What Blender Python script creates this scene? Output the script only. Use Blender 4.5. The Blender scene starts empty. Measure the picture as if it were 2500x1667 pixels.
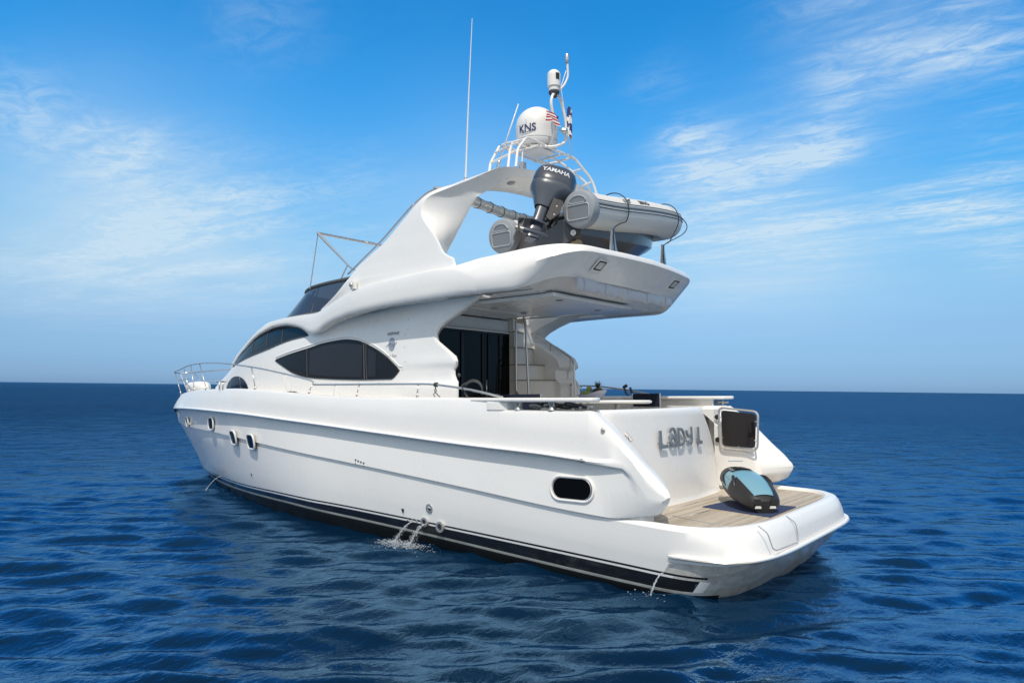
import bpy, bmesh, math, random
import numpy as np
from mathutils import Vector, Matrix
random.seed(7); RNG = np.random.RandomState(11)
R_ = math.radians
scene = bpy.context.scene
COL = scene.collection

# ------------------------------------------------------------------ camera, sky, sun
# boat frame: x forward, y to port, z up; the yacht floats very slightly trimmed (1.1 deg)
UPB = Vector((-0.01895089, -0.00350834, 0.99981426)).normalized()
EX = (Vector((1, 0, 0)) - UPB * UPB.x).normalized(); EY = UPB.cross(EX)
CAMB = Vector((-3.90478895, 9.25848111, 2.04664904)); EYE = 2.25
M3 = Matrix((EX, EY, UPB))
TR = Vector((0, 0, EYE - UPB.dot(CAMB)))
BM = Matrix.Translation(TR) @ M3.to_4x4()            # boat frame -> world (sea level z = 0)
def cam_axes(yaw, pitch, roll):
    f = Vector((math.cos(yaw)*math.cos(pitch), math.sin(yaw)*math.cos(pitch), math.sin(pitch)))
    r = Vector((math.sin(yaw), -math.cos(yaw), 0)); u = r.cross(f)
    return math.cos(roll)*r + math.sin(roll)*u, -math.sin(roll)*r + math.cos(roll)*u, f
r_, u_, f_ = cam_axes(-.887254801, .0737487853, -.00534562153)
cam = bpy.data.objects.new("camera", bpy.data.cameras.new("camera")); COL.objects.link(cam)
cm = Matrix((r_, u_, -f_)).transposed()
cam.matrix_world = Matrix.Translation(BM @ CAMB) @ (M3 @ cm).to_4x4()
cam.data.sensor_width = 36; cam.data.lens = 1749.66/2500*36
cam.data.clip_start = .05; cam.data.clip_end = 60000
scene.camera = cam
SUN_EL = 56; SUN_AZ = math.atan2(.86, -.50)          # direction towards the sun: aft and to port
sd = Vector((math.cos(SUN_AZ)*math.cos(R_(SUN_EL)), math.sin(SUN_AZ)*math.cos(R_(SUN_EL)), math.sin(R_(SUN_EL))))
sun = bpy.data.objects.new("sun", bpy.data.lights.new("sun", 'SUN')); COL.objects.link(sun)
sun.data.energy = 3.05; sun.data.angle = R_(.53); sun.data.color = (1, .94, .85)
sun.rotation_euler = sd.to_track_quat('Z', 'Y').to_euler()
scene.view_settings.view_transform = 'Standard'; scene.view_settings.look = 'None'
scene.view_settings.exposure = 0.05; scene.view_settings.gamma = 1

world = bpy.data.worlds.new("World"); scene.world = world; world.use_nodes = True
nt = world.node_tree; nt.nodes.clear()
def N(t, kind, **kw):
    n = t.nodes.new(kind)
    for k, v in kw.items():
        if k in n.inputs: n.inputs[k].default_value = v
        else: setattr(n, k, v)
    return n
def math_n(t, op, a, b=None, clamp=False):
    n = t.nodes.new('ShaderNodeMath'); n.operation = op; n.use_clamp = clamp
    for i, v in enumerate((a, b)):
        if v is None: continue
        if isinstance(v, (int, float)): n.inputs[i].default_value = v
        else: t.links.new(v, n.inputs[i])
    return n.outputs[0]
def ramp(t, fac, stops):
    n = t.nodes.new('ShaderNodeValToRGB'); e = n.color_ramp.elements
    while len(e) > 1: e.remove(e[-1])
    e[0].position = stops[0][0]; e[0].color = (*stops[0][1], 1)
    for p, c in stops[1:]:
        k = e.new(p); k.color = (*c, 1)
    t.links.new(fac, n.inputs[0]); return n.outputs[0]
def build_sky():
    t = nt
    sky = N(t, 'ShaderNodeTexSky', sky_type='NISHITA', sun_disc=False, sun_elevation=R_(SUN_EL),
            sun_rotation=math.pi/2-SUN_AZ, altitude=0, air_density=1.0, dust_density=.6, ozone_density=2.2)
    tc = N(t, 'ShaderNodeTexCoord'); sep = N(t, 'ShaderNodeSeparateXYZ'); t.links.new(tc.outputs['Generated'], sep.inputs[0])
    X, Y, Z = sep.outputs
    # tint of the physical sky by height: pale blue haze, rich polarised blue, then an unseen zenith warmed for neutral fill
    tint = ramp(t, Z, [(0, (0.09, 0.158, 0.312)), (0.027, (0.086, 0.146, 0.272)), (0.055, (0.1, 0.154, 0.244)), (0.084, (0.12, 0.17, 0.238)), (0.14, (0.164, 0.228, 0.262)), (0.195, (0.16, 0.272, 0.304)), (0.247, (0.104, 0.28, 0.344)), (0.3, (0.066, 0.284, 0.38)), (0.347, (0.044, 0.288, 0.404)), (0.393, (0.032, 0.284, 0.414)), (0.6, (0.024, 0.27, 0.42)), (0.8, (0.48, 0.44, 0.32)), (1, (0.84, 0.54, 0.3))])
    dbl = N(t, 'ShaderNodeVectorMath', operation='SCALE'); t.links.new(tint, dbl.inputs[0]); dbl.inputs['Scale'].default_value = 5
    mul = N(t, 'ShaderNodeMixRGB', blend_type='MULTIPLY'); mul.inputs[0].default_value = 1
    t.links.new(sky.outputs[0], mul.inputs[1]); t.links.new(dbl.outputs[0], mul.inputs[2])
    # thin cirrus on a high plane: sky direction projected on a level sheet
    zz = math_n(t, 'MAXIMUM', Z, .03)
    px = math_n(t, 'DIVIDE', X, zz); py = math_n(t, 'DIVIDE', Y, zz)
    comb = N(t, 'ShaderNodeCombineXYZ'); t.links.new(px, comb.inputs[0]); t.links.new(py, comb.inputs[1])
    def noise(rot, sx, sy, scale, detail, rough, dist, w=0):
        mp = N(t, 'ShaderNodeMapping'); mp.inputs['Rotation'].default_value = (0, 0, R_(rot)); mp.inputs['Scale'].default_value = (sx, sy, 1)
        mp.inputs['Location'].default_value = (w, w*.7, 0)
        t.links.new(comb.outputs[0], mp.inputs[0])
        n = N(t, 'ShaderNodeTexNoise', noise_dimensions='2D'); t.links.new(mp.outputs[0], n.inputs['Vector'])
        n.inputs['Scale'].default_value = scale; n.inputs['Detail'].default_value = detail
        n.inputs['Roughness'].default_value = rough; n.inputs['Distortion'].default_value = dist
        return n.outputs[0]
    big = noise(20, 1, 1, .55, 4, .5, .3, 3.1)
    wisps = noise(58, .5, 1.8, 1.3, 10, .58, .25, 1.7)
    fine = noise(40, 1, 1.6, 7, 8, .68, .5, 5)
    a = ramp(t, big, [(.36, (0, 0, 0)), (.62, (1, 1, 1))])
    b = ramp(t, wisps, [(.36, (.06, .06, .06)), (.76, (1, 1, 1))])
    c = ramp(t, fine, [(.34, (.25, .25, .25)), (.64, (1, 1, 1))])
    # fields of cloud: soft patches around sky directions
    def patch(d, k, amt):
        v = Vector(d).normalized()
        dp = N(t, 'ShaderNodeVectorMath', operation='DOT_PRODUCT'); t.links.new(tc.outputs['Generated'], dp.inputs[0]); dp.inputs[1].default_value = v
        e = math_n(t, 'MULTIPLY', math_n(t, 'SUBTRACT', 1.0, dp.outputs['Value']), -k)
        return math_n(t, 'MULTIPLY', math_n(t, 'EXPONENT', e), amt)
    acc = None
    for d, k, amt in PATCHES:
        p_ = patch(d, k, amt); acc = p_ if acc is None else math_n(t, 'ADD', acc, p_)
    field = math_n(t, 'ADD', acc, math_n(t, 'MULTIPLY', a, .015))
    dens = math_n(t, 'MULTIPLY', math_n(t, 'MULTIPLY', b, c), field)
    veil = None
    for d, k, amt in VEILS:
        p_ = patch(d, k, amt); veil = p_ if veil is None else math_n(t, 'ADD', veil, p_)
    veil = math_n(t, 'MULTIPLY', veil, math_n(t, 'ADD', math_n(t, 'MULTIPLY', big, .9), .35))
    dens = math_n(t, 'ADD', dens, veil)
    fade = ramp(t, Z, [(0, (.0, .0, .0)), (.06, (.15, .15, .15)), (.14, (1, 1, 1))])
    dens = math_n(t, 'MULTIPLY', dens, fade)
    dens = math_n(t, 'MINIMUM', dens, .80)
    mix = N(t, 'ShaderNodeMixRGB'); t.links.new(dens, mix.inputs[0]); t.links.new(mul.outputs[0], mix.inputs[1])
    mix.inputs[2].default_value = CLOUD
    # pale cloud added behind the camera, out of view, to brighten and neutralise the fill
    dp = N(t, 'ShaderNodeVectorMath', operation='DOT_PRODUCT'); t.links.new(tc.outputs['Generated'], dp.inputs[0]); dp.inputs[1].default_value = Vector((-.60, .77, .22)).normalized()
    fill_bank = ramp(t, math_n(t, 'ADD', dp.outputs['Value'], math_n(t, 'MULTIPLY', big, .25)), [(.18, (0, 0, 0)), (.62, (.88, .88, .88))])
    mix2 = N(t, 'ShaderNodeMixRGB'); t.links.new(fill_bank, mix2.inputs[0]); t.links.new(mix.outputs[0], mix2.inputs[1]); mix2.inputs[2].default_value = (8.8, 8.5, 8.1, 1)
    bg = N(t, 'ShaderNodeBackground'); bg.inputs[1].default_value = .10
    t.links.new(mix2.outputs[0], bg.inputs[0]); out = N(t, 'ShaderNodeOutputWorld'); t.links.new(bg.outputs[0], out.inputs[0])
def pix_dir(u, v):                                    # compass direction of a cloud bank, worked out once from the view axes
    d = M3 @ (r_*((u-1250)/1749.66) - u_*((v-833.5)/1749.66) + f_); return tuple(d.normalized())
PATCHES = [(pix_dir(400, 500), 500, .62), (pix_dir(560, 500), 500, .60), (pix_dir(680, 520), 700, .35), (pix_dir(320, 560), 500, .40), (pix_dir(300, 370), 900, .50), (pix_dir(180, 330), 900, .50), (pix_dir(60, 270), 900, .42), (pix_dir(860, 500), 500, .35),
           (pix_dir(100, 700), 400, .42), (pix_dir(350, 690), 500, .42), (pix_dir(620, 700), 500, .42), (pix_dir(1740, 520), 350, .70), (pix_dir(1880, 470), 350, .85), (pix_dir(2010, 520), 500, .75), (pix_dir(1650, 600), 350, .4), (pix_dir(2050, 100), 450, .75), (pix_dir(2200, 110), 500, .75), (pix_dir(2330, 40), 600, .8), (pix_dir(2440, 140), 900, .8),
           (pix_dir(2210, 490), 1500, .95), (pix_dir(2330, 510), 1200, .9), (pix_dir(2440, 440), 900, .85), (pix_dir(2460, 590), 1600, .8), (pix_dir(1710, 370), 1500, .95), (pix_dir(1640, 350), 1800, .6), (pix_dir(1990, 360), 1300, .95), (pix_dir(2050, 280), 1600, .8), (pix_dir(1620, 240), 1300, .4), (pix_dir(640, 30), 500, .4)]
VEILS = [(pix_dir(450, 610), 70, .46), (pix_dir(100, 690), 110, .34), (pix_dir(1850, 600), 90, .50), (pix_dir(1150, 560), 90, .40), (pix_dir(250, 350), 250, .16), (pix_dir(2180, 110), 260, .20)]
CLOUD = (6.3, 7.7, 8.7, 1)
build_sky()

# ------------------------------------------------------------------ materials
def mat(name, col, rough=.4, metal=0, spec=.5, coat=0, bump=None, var=0, trans=0, ior=1.45, alpha=1):
    m = bpy.data.materials.new(name); m.use_nodes = True; t = m.node_tree; b = t.nodes['Principled BSDF']
    b.inputs['Base Color'].default_value = (*col, 1); b.inputs['Roughness'].default_value = rough
    b.inputs['Metallic'].default_value = metal; b.inputs['Specular IOR Level'].default_value = spec
    b.inputs['Coat Weight'].default_value = coat; b.inputs['Coat Roughness'].default_value = .05
    b.inputs['Transmission Weight'].default_value = trans; b.inputs['IOR'].default_value = ior; b.inputs['Alpha'].default_value = alpha
    tc = N(t, 'ShaderNodeTexCoord')
    if var:
        n = N(t, 'ShaderNodeTexNoise'); n.inputs['Scale'].default_value = 1.3; n.inputs['Detail'].default_value = 6; n.inputs['Roughness'].default_value = .65
        t.links.new(tc.outputs['Object'], n.inputs['Vector'])
        c = ramp(t, n.outputs[0], [(.3, tuple(x*(1-var) for x in col)), (.7, tuple(min(1, x*(1+var*.5)) for x in col))])
        t.links.new(c, b.inputs['Base Color'])
        rr = ramp(t, n.outputs[0], [(.3, (rough*1.3,)*3), (.7, (rough*.8,)*3)]); t.links.new(rr, b.inputs['Roughness'])
    if bump:
        n = N(t, 'ShaderNodeTexNoise'); n.inputs['Scale'].default_value = bump[0]; n.inputs['Detail'].default_value = 4
        t.links.new(tc.outputs['Object'], n.inputs['Vector'])
        bp = N(t, 'ShaderNodeBump'); bp.inputs['Strength'].default_value = bump[1]; bp.inputs['Distance'].default_value = bump[2]
        t.links.new(n.outputs[0], bp.inputs['Height']); t.links.new(bp.outputs[0], b.inputs['Normal'])
    return m
GEL = mat('white_gelcoat', (.80, .785, .755), .25, coat=.2, var=.03, bump=(1.1, .25, .006))
GEL2 = mat('white_moulding', (.79, .77, .735), .28, coat=.2, var=.03)
SATIN = mat('satin_white', (.76, .745, .71), .4, var=.04)
CREAM = mat('cream_gelcoat', (.78, .73, .65), .5, var=.05)
BLACK = mat('black_stripe', (.012, .012, .014), .22, coat=.4)
STEEL = mat('stainless_steel', (.62, .59, .55), .28, metal=.75)
GLASS = mat('dark_tinted_glass', (.012, .013, .016), .06, spec=.28)
GLASSD = mat('black_door_glass', (.003, .003, .003), .05, spec=.18)
GLASSL = mat('grey_tinted_pane', (.024, .026, .032), .08, spec=.28)
RUBBER = mat('black_rubber', (.02, .02, .02), .6)
DGREY = mat('dark_grey_trim', (.07, .07, .075), .45)
GREYP = mat('grey_plastic', (.30, .32, .34), .45)
GREYD = mat('grey_plastic_dark', (.20, .215, .235), .5)
NAVY = mat('navy_canvas', (.010, .016, .035), .8, bump=(60, .3, .002))
ALU = mat('brushed_aluminium', (.55, .55, .55), .38, metal=.9)
WOOD = mat('timber_block', (.42, .30, .17), .6, var=.2)
def teak():
    m = bpy.data.materials.new('teak_planks'); m.use_nodes = True; t = m.node_tree; b = t.nodes['Principled BSDF']
    tc = N(t, 'ShaderNodeTexCoord'); sp = N(t, 'ShaderNodeSeparateXYZ'); t.links.new(tc.outputs['Object'], sp.inputs[0])
    q = math_n(t, 'MULTIPLY', sp.outputs[0], 1/.052); fr = math_n(t, 'FRACT', q); idx = math_n(t, 'FLOOR', q)
    seam = ramp(t, fr, [(0, (1, 1, 1)), (.07, (0, 0, 0)), (.93, (0, 0, 0)), (1, (1, 1, 1))])
    wn = N(t, 'ShaderNodeTexWhiteNoise', noise_dimensions='1D'); t.links.new(idx, wn.inputs['W'])
    mp = N(t, 'ShaderNodeMapping'); mp.inputs['Scale'].default_value = (22, 1.6, 1); t.links.new(tc.outputs['Object'], mp.inputs[0])
    n = N(t, 'ShaderNodeTexNoise'); n.inputs['Scale'].default_value = 3; n.inputs['Detail'].default_value = 8; t.links.new(mp.outputs[0], n.inputs['Vector'])
    s = math_n(t, 'ADD', math_n(t, 'MULTIPLY', wn.outputs[0], .45), math_n(t, 'MULTIPLY', n.outputs[0], .7))
    c = ramp(t, s, [(.2, (.30, .24, .17)), (.55, (.43, .37, .29)), (.95, (.54, .48, .39))])
    mx = N(t, 'ShaderNodeMixRGB'); t.links.new(seam, mx.inputs[0]); t.links.new(c, mx.inputs[1]); mx.inputs[2].default_value = (.09, .075, .06, 1)
    t.links.new(mx.outputs[0], b.inputs['Base Color']); b.inputs['Roughness'].default_value = .65
    return m
TEAK = teak()
def grime():
    m = bpy.data.materials.new('weathered_gelcoat'); m.use_nodes = True; t = m.node_tree; b = t.nodes['Principled BSDF']
    tc = N(t, 'ShaderNodeTexCoord'); mp = N(t, 'ShaderNodeMapping'); mp.inputs['Scale'].default_value = (2.2, 2.2, 3.5); t.links.new(tc.outputs['Object'], mp.inputs[0])
    n = N(t, 'ShaderNodeTexNoise'); n.inputs['Scale'].default_value = 1.5; n.inputs['Detail'].default_value = 9; n.inputs['Roughness'].default_value = .72; n.inputs['Distortion'].default_value = 1.2; t.links.new(mp.outputs[0], n.inputs['Vector'])
    c = ramp(t, n.outputs[0], [(.3, (.30, .29, .27)), (.5, (.50, .48, .44)), (.68, (.64, .61, .57))]); t.links.new(c, b.inputs['Base Color']); b.inputs['Roughness'].default_value = .33; b.inputs['Coat Weight'].default_value = .4
    return m
GRIME = grime()
def hull_black():
    m = bpy.data.materials.new('black_boot_paint'); m.use_nodes = True; t = m.node_tree; b = t.nodes['Principled BSDF']
    tc = N(t, 'ShaderNodeTexCoord'); mp = N(t, 'ShaderNodeMapping'); mp.inputs['Scale'].default_value = (5, 5, 22); t.links.new(tc.outputs['Object'], mp.inputs[0])
    n = N(t, 'ShaderNodeTexNoise'); n.inputs['Scale'].default_value = 1.2; n.inputs['Detail'].default_value = 8; n.inputs['Roughness'].default_value = .7; t.links.new(mp.outputs[0], n.inputs['Vector'])
    n2 = N(t, 'ShaderNodeTexNoise'); n2.inputs['Scale'].default_value = .5; t.links.new(tc.outputs['Object'], n2.inputs['Vector'])
    s = math_n(t, 'MULTIPLY', n.outputs[0], n2.outputs[0])
    c = ramp(t, s, [(.28, (.011, .011, .013)), (.40, (.05, .05, .05)), (.5, (.13, .13, .125))]); t.links.new(c, b.inputs['Base Color'])
    b.inputs['Roughness'].default_value = .3; b.inputs['Coat Weight'].default_value = .3
    return m
BOOT = hull_black()
ANTI = mat('antifouling', (.022, .02, .016), .45, var=.5)
DIRTW = mat('stained_white_line', (.42, .42, .38), .5, var=.35)

# ------------------------------------------------------------------ mesh helpers (boat frame)
ROOTS = []
def tag(o, label=None, cat=None, group=None, kind=None):
    if label: o['label'] = label
    if cat: o['category'] = cat
    if group: o['group'] = group
    if kind: o['kind'] = kind
    return o
def thing(name, label, cat, loc=(0, 0, 0), rot=None, group=None):
    o = bpy.data.objects.new(name, None); COL.objects.link(o); o.empty_display_size = .2
    m = Matrix.Translation(Vector(loc))
    if rot is not None: m = m @ rot.to_4x4()
    o.matrix_world = BM @ m; tag(o, label, cat, group); return o
class MB:
    def __init__(s): s.v = []; s.f = []; s.m = []; s.sm = []
    def add(s, vs, fs, mi=0, smooth=True, mis=None):
        b = len(s.v); s.v += [tuple(p) for p in vs]
        for i, f in enumerate(fs):
            s.f.append(tuple(b+k for k in f)); s.m.append(mis[i] if mis else mi); s.sm.append(smooth)
        return s
    def grid(s, rows, mi=0, smooth=True, cu=False, mf=None, mirror=False):
        nr = len(rows); nc = len(rows[0]); vs = [p for r in rows for p in r]; fs = []; ms = []
        for i in range(nr-1):
            for j in range(nc if cu else nc-1):
                a = i*nc+j; b = i*nc+(j+1) % nc
                fs.append((a, b, b+nc, a+nc)); ms.append(mf(i, j) if mf else mi)
        s.add(vs, fs, mi, smooth, ms)
        if mirror: s.add([(p[0], -p[1], p[2]) for p in vs], [tuple(reversed(f)) for f in fs], mi, smooth, ms)
        return s
    def tube(s, pts, r, n=10, mi=0, closed=False, caps=True, sc=(1, 1)):
        pts = [Vector(p) for p in pts]; m = len(pts); rad = r if hasattr(r, '__len__') else [r]*m
        rows = []; up = None
        for i, p in enumerate(pts):
            if closed: d = pts[(i+1) % m]-pts[i-1]
            else: d = pts[min(i+1, m-1)]-pts[max(i-1, 0)]
            d.normalize()
            if up is None:
                up = Vector((0, 0, 1)) if abs(d.z) < .9 else Vector((1, 0, 0))
            a = d.cross(up);
            if a.length < 1e-5: a = d.orthogonal()
            a.normalize(); up = a.cross(d).normalized()
            rows.append([p + (a*math.cos(2*math.pi*k/n)*sc[0] + up*math.sin(2*math.pi*k/n)*sc[1])*rad[i] for k in range(n)])
        if closed: rows.append(rows[0])
        s.grid(rows, mi, True, cu=True)
        if caps and not closed:
            for rw, fl in ((rows[0], 1), (rows[-1], 0)):
                s.add(rw, [tuple(range(n)) if fl else tuple(reversed(range(n)))], mi, False)
        return s
    def lathe(s, prof, c=(0, 0, 0), rot=None, n=28, mi=0, smooth=True):
        rows = []
        for (r, z) in prof:
            rows.append([Vector((r*math.cos(2*math.pi*k/n), r*math.sin(2*math.pi*k/n), z)) for k in range(n)])
        c = Vector(c)
        rows = [[(rot @ p if rot else p) + c for p in rw] for rw in rows]
        return s.grid(rows, mi, smooth, cu=True)
    def box(s, c, d, rot=None, mi=0):
        c = Vector(c); x, y, z = [k/2 for k in d]
        vs = [Vector((i*x, j*y, k*z)) for i in (-1, 1) for j in (-1, 1) for k in (-1, 1)]
        vs = [(rot @ p if rot else p)+c for p in vs]
        return s.add(vs, [(0, 1, 3, 2), (4, 6, 7, 5), (0, 4, 5, 1), (2, 3, 7, 6), (0, 2, 6, 4), (1, 5, 7, 3)], mi, False)
    def prism(s, pts, ext, mi=0, smooth=False):
        pts = [Vector(p) for p in pts]; e = Vector(ext); n = len(pts)
        vs = pts+[p+e for p in pts]
        fs = [tuple(range(n)), tuple(reversed(range(n, 2*n)))]+[(i, n+i, n+(i+1) % n, (i+1) % n) for i in range(n)]
        return s.add(vs, fs, mi, smooth)
    def ball(s, c, r, n=12, mi=0, sc=(1, 1, 1), rot=None):
        rows = []
        for i in range(n//2+1):
            a = math.pi*i/(n//2)
            rows.append([Vector((math.sin(a)*math.cos(2*math.pi*k/n)*sc[0], math.sin(a)*math.sin(2*math.pi*k/n)*sc[1], math.cos(a)*sc[2]))*r for k in range(n)])
        c = Vector(c)
        return s.grid([[(rot @ p if rot else p)+c for p in rw] for rw in rows], mi, True, cu=True)
    def build(s, name, mats, parent=None, bevel=0, seg=3, sub=0, angle=35, inv=False, label=None, weld=True, split=False):
        if split: return s.build_split(name, mats, parent, bevel, seg, angle, label)
        me = bpy.data.meshes.new(name); me.from_pydata([tuple(v) for v in s.v], [], s.f)
        for m in (mats if isinstance(mats, (list, tuple)) else [mats]): me.materials.append(m)
        me.polygons.foreach_set('material_index', s.m); me.polygons.foreach_set('use_smooth', s.sm)
        bm = bmesh.new(); bm.from_mesh(me)
        if weld: bmesh.ops.remove_doubles(bm, verts=bm.verts, dist=2e-4)
        bmesh.ops.dissolve_degenerate(bm, edges=bm.edges, dist=1e-5)
        bmesh.ops.recalc_face_normals(bm, faces=bm.faces)
        for e in bm.edges:
            if len(e.link_faces) == 2:
                e.smooth = e.calc_face_angle(0) < R_(angle)
        bm.to_mesh(me); bm.free()
        o = bpy.data.objects.new(name, me); COL.objects.link(o)
        if parent: o.parent = parent
        if bevel:
            b = o.modifiers.new('bevel', 'BEVEL'); b.width = bevel; b.segments = seg; b.limit_method = 'ANGLE'; b.angle_limit = R_(30); b.harden_normals = False
            for p in me.polygons: p.use_smooth = True
            w = o.modifiers.new('wn', 'WEIGHTED_NORMAL'); w.keep_sharp = False
        if sub:
            ss = o.modifiers.new('sub', 'SUBSURF'); ss.levels = sub; ss.render_levels = sub
        if label: o['label'] = label
        return o
def _split(s, name, mats, parent, bevel, seg, angle, label):
    par = list(range(len(s.v)))
    def fd(i):
        while par[i] != i: par[i] = par[par[i]]; i = par[i]
        return i
    key = {}
    for i, v in enumerate(s.v):
        k = tuple(round(c, 3) for c in v); par[fd(i)] = fd(key.setdefault(k, i))
    for f in s.f:
        for k in f[1:]: par[fd(k)] = fd(f[0])
    grp = {}
    for i, f in enumerate(s.f): grp.setdefault(fd(f[0]), []).append(i)
    out = None
    for idx in grp.values():
        q = MB(); mp = {}
        for i in idx:
            nf = []
            for k in s.f[i]:
                if k not in mp: mp[k] = len(q.v); q.v.append(s.v[k])
                nf.append(mp[k])
            q.f.append(tuple(nf)); q.m.append(s.m[i]); q.sm.append(s.sm[i])
        out = q.build(name, mats, parent, bevel, seg, 0, angle, False, label)
    return out
MB.build_split = _split
def top(o):                                            # a single-mesh thing modelled in the boat frame
    o.matrix_world = BM @ o.matrix_world; return o
def cr(pts, k=6, closed=False):                        # Catmull-Rom through points
    pts = [Vector(p) for p in pts]; n = len(pts); out = []
    for i in range(n if closed else n-1):
        if closed: p0, p1, p2, p3 = pts[i-1], pts[i], pts[(i+1) % n], pts[(i+2) % n]
        else: p0, p1, p2, p3 = pts[max(i-1, 0)], pts[i], pts[i+1], pts[min(i+2, n-1)]
        for j in range(k):
            t = j/k
            out.append(.5*((2*p1)+(p2-p0)*t+(2*p0-5*p1+4*p2-p3)*t*t+(3*p1-p0-3*p2+p3)*t**3))
    if not closed: out.append(pts[-1])
    return out
def fillet(pts, r=.08, k=5):                           # polyline with rounded bends
    pts = [Vector(p) for p in pts]; out = [pts[0]]
    for i in range(1, len(pts)-1):
        a, b, c = pts[i-1], pts[i], pts[i+1]; l1 = (a-b).length; l2 = (c-b).length; q = min(r, l1*.45, l2*.45)
        s = b+(a-b).normalized()*q; e = b+(c-b).normalized()*q
        out += [s*(1-t)**2+b*2*t*(1-t)+e*t*t for t in [j/k for j in range(k+1)]]
    out.append(pts[-1]); return out
def ip(P):
    xs = [p[0] for p in P]; ys = [p[1] for p in P]
    # monotone cubic (Fritsch-Carlson)
    n = len(xs); h = [xs[i+1]-xs[i] for i in range(n-1)]; d = [(ys[i+1]-ys[i])/h[i] for i in range(n-1)]
    m = [d[0]]+[0 if d[i-1]*d[i] <= 0 else 3*(h[i-1]+h[i])/((2*h[i]+h[i-1])/d[i-1]+(h[i]+2*h[i-1])/d[i]) for i in range(1, n-1)]+[d[-1]]
    def f(x):
        if x <= xs[0]: return ys[0]
        if x >= xs[-1]: return ys[-1]
        i = max(j for j in range(n-1) if xs[j] <= x); t = (x-xs[i])/h[i]
        return (2*t**3-3*t*t+1)*ys[i]+(t**3-2*t*t+t)*h[i]*m[i]+(-2*t**3+3*t*t)*ys[i+1]+(t**3-t*t)*h[i]*m[i+1]
    return f
def text_obj(s, size, depth, name, m, parent, origin, xd, yd, spacing=1.0, offset=0, sx=1.0, shear=0, bend=None):
    cu = bpy.data.curves.new(name, 'FONT'); cu.body = s; cu.size = size; cu.extrude = depth; cu.space_character = spacing; cu.offset = offset; cu.shear = shear
    cu.align_x = 'CENTER'; cu.align_y = 'CENTER'; cu.resolution_u = 4
    tmp = bpy.data.objects.new('tmp', cu); COL.objects.link(tmp)
    bpy.context.view_layer.update()
    me = bpy.data.meshes.new_from_object(tmp.evaluated_get(bpy.context.evaluated_depsgraph_get()))
    bpy.data.objects.remove(tmp); bpy.data.curves.remove(cu)
    xd = Vector(xd).normalized(); yd = Vector(yd); yd = (yd-xd*yd.dot(xd)).normalized(); zd = xd.cross(yd); o0 = Vector(origin)
    for v in me.vertices:
        c = v.co.copy()
        if bend: v.co = bend(c.x*sx, c.y, c.z)
        else: v.co = o0+xd*c.x*sx+yd*c.y+zd*c.z
    me.materials.clear(); me.materials.append(m)
    o = bpy.data.objects.new(name, me); COL.objects.link(o); o.parent = parent; me.name = name
    return o

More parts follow.
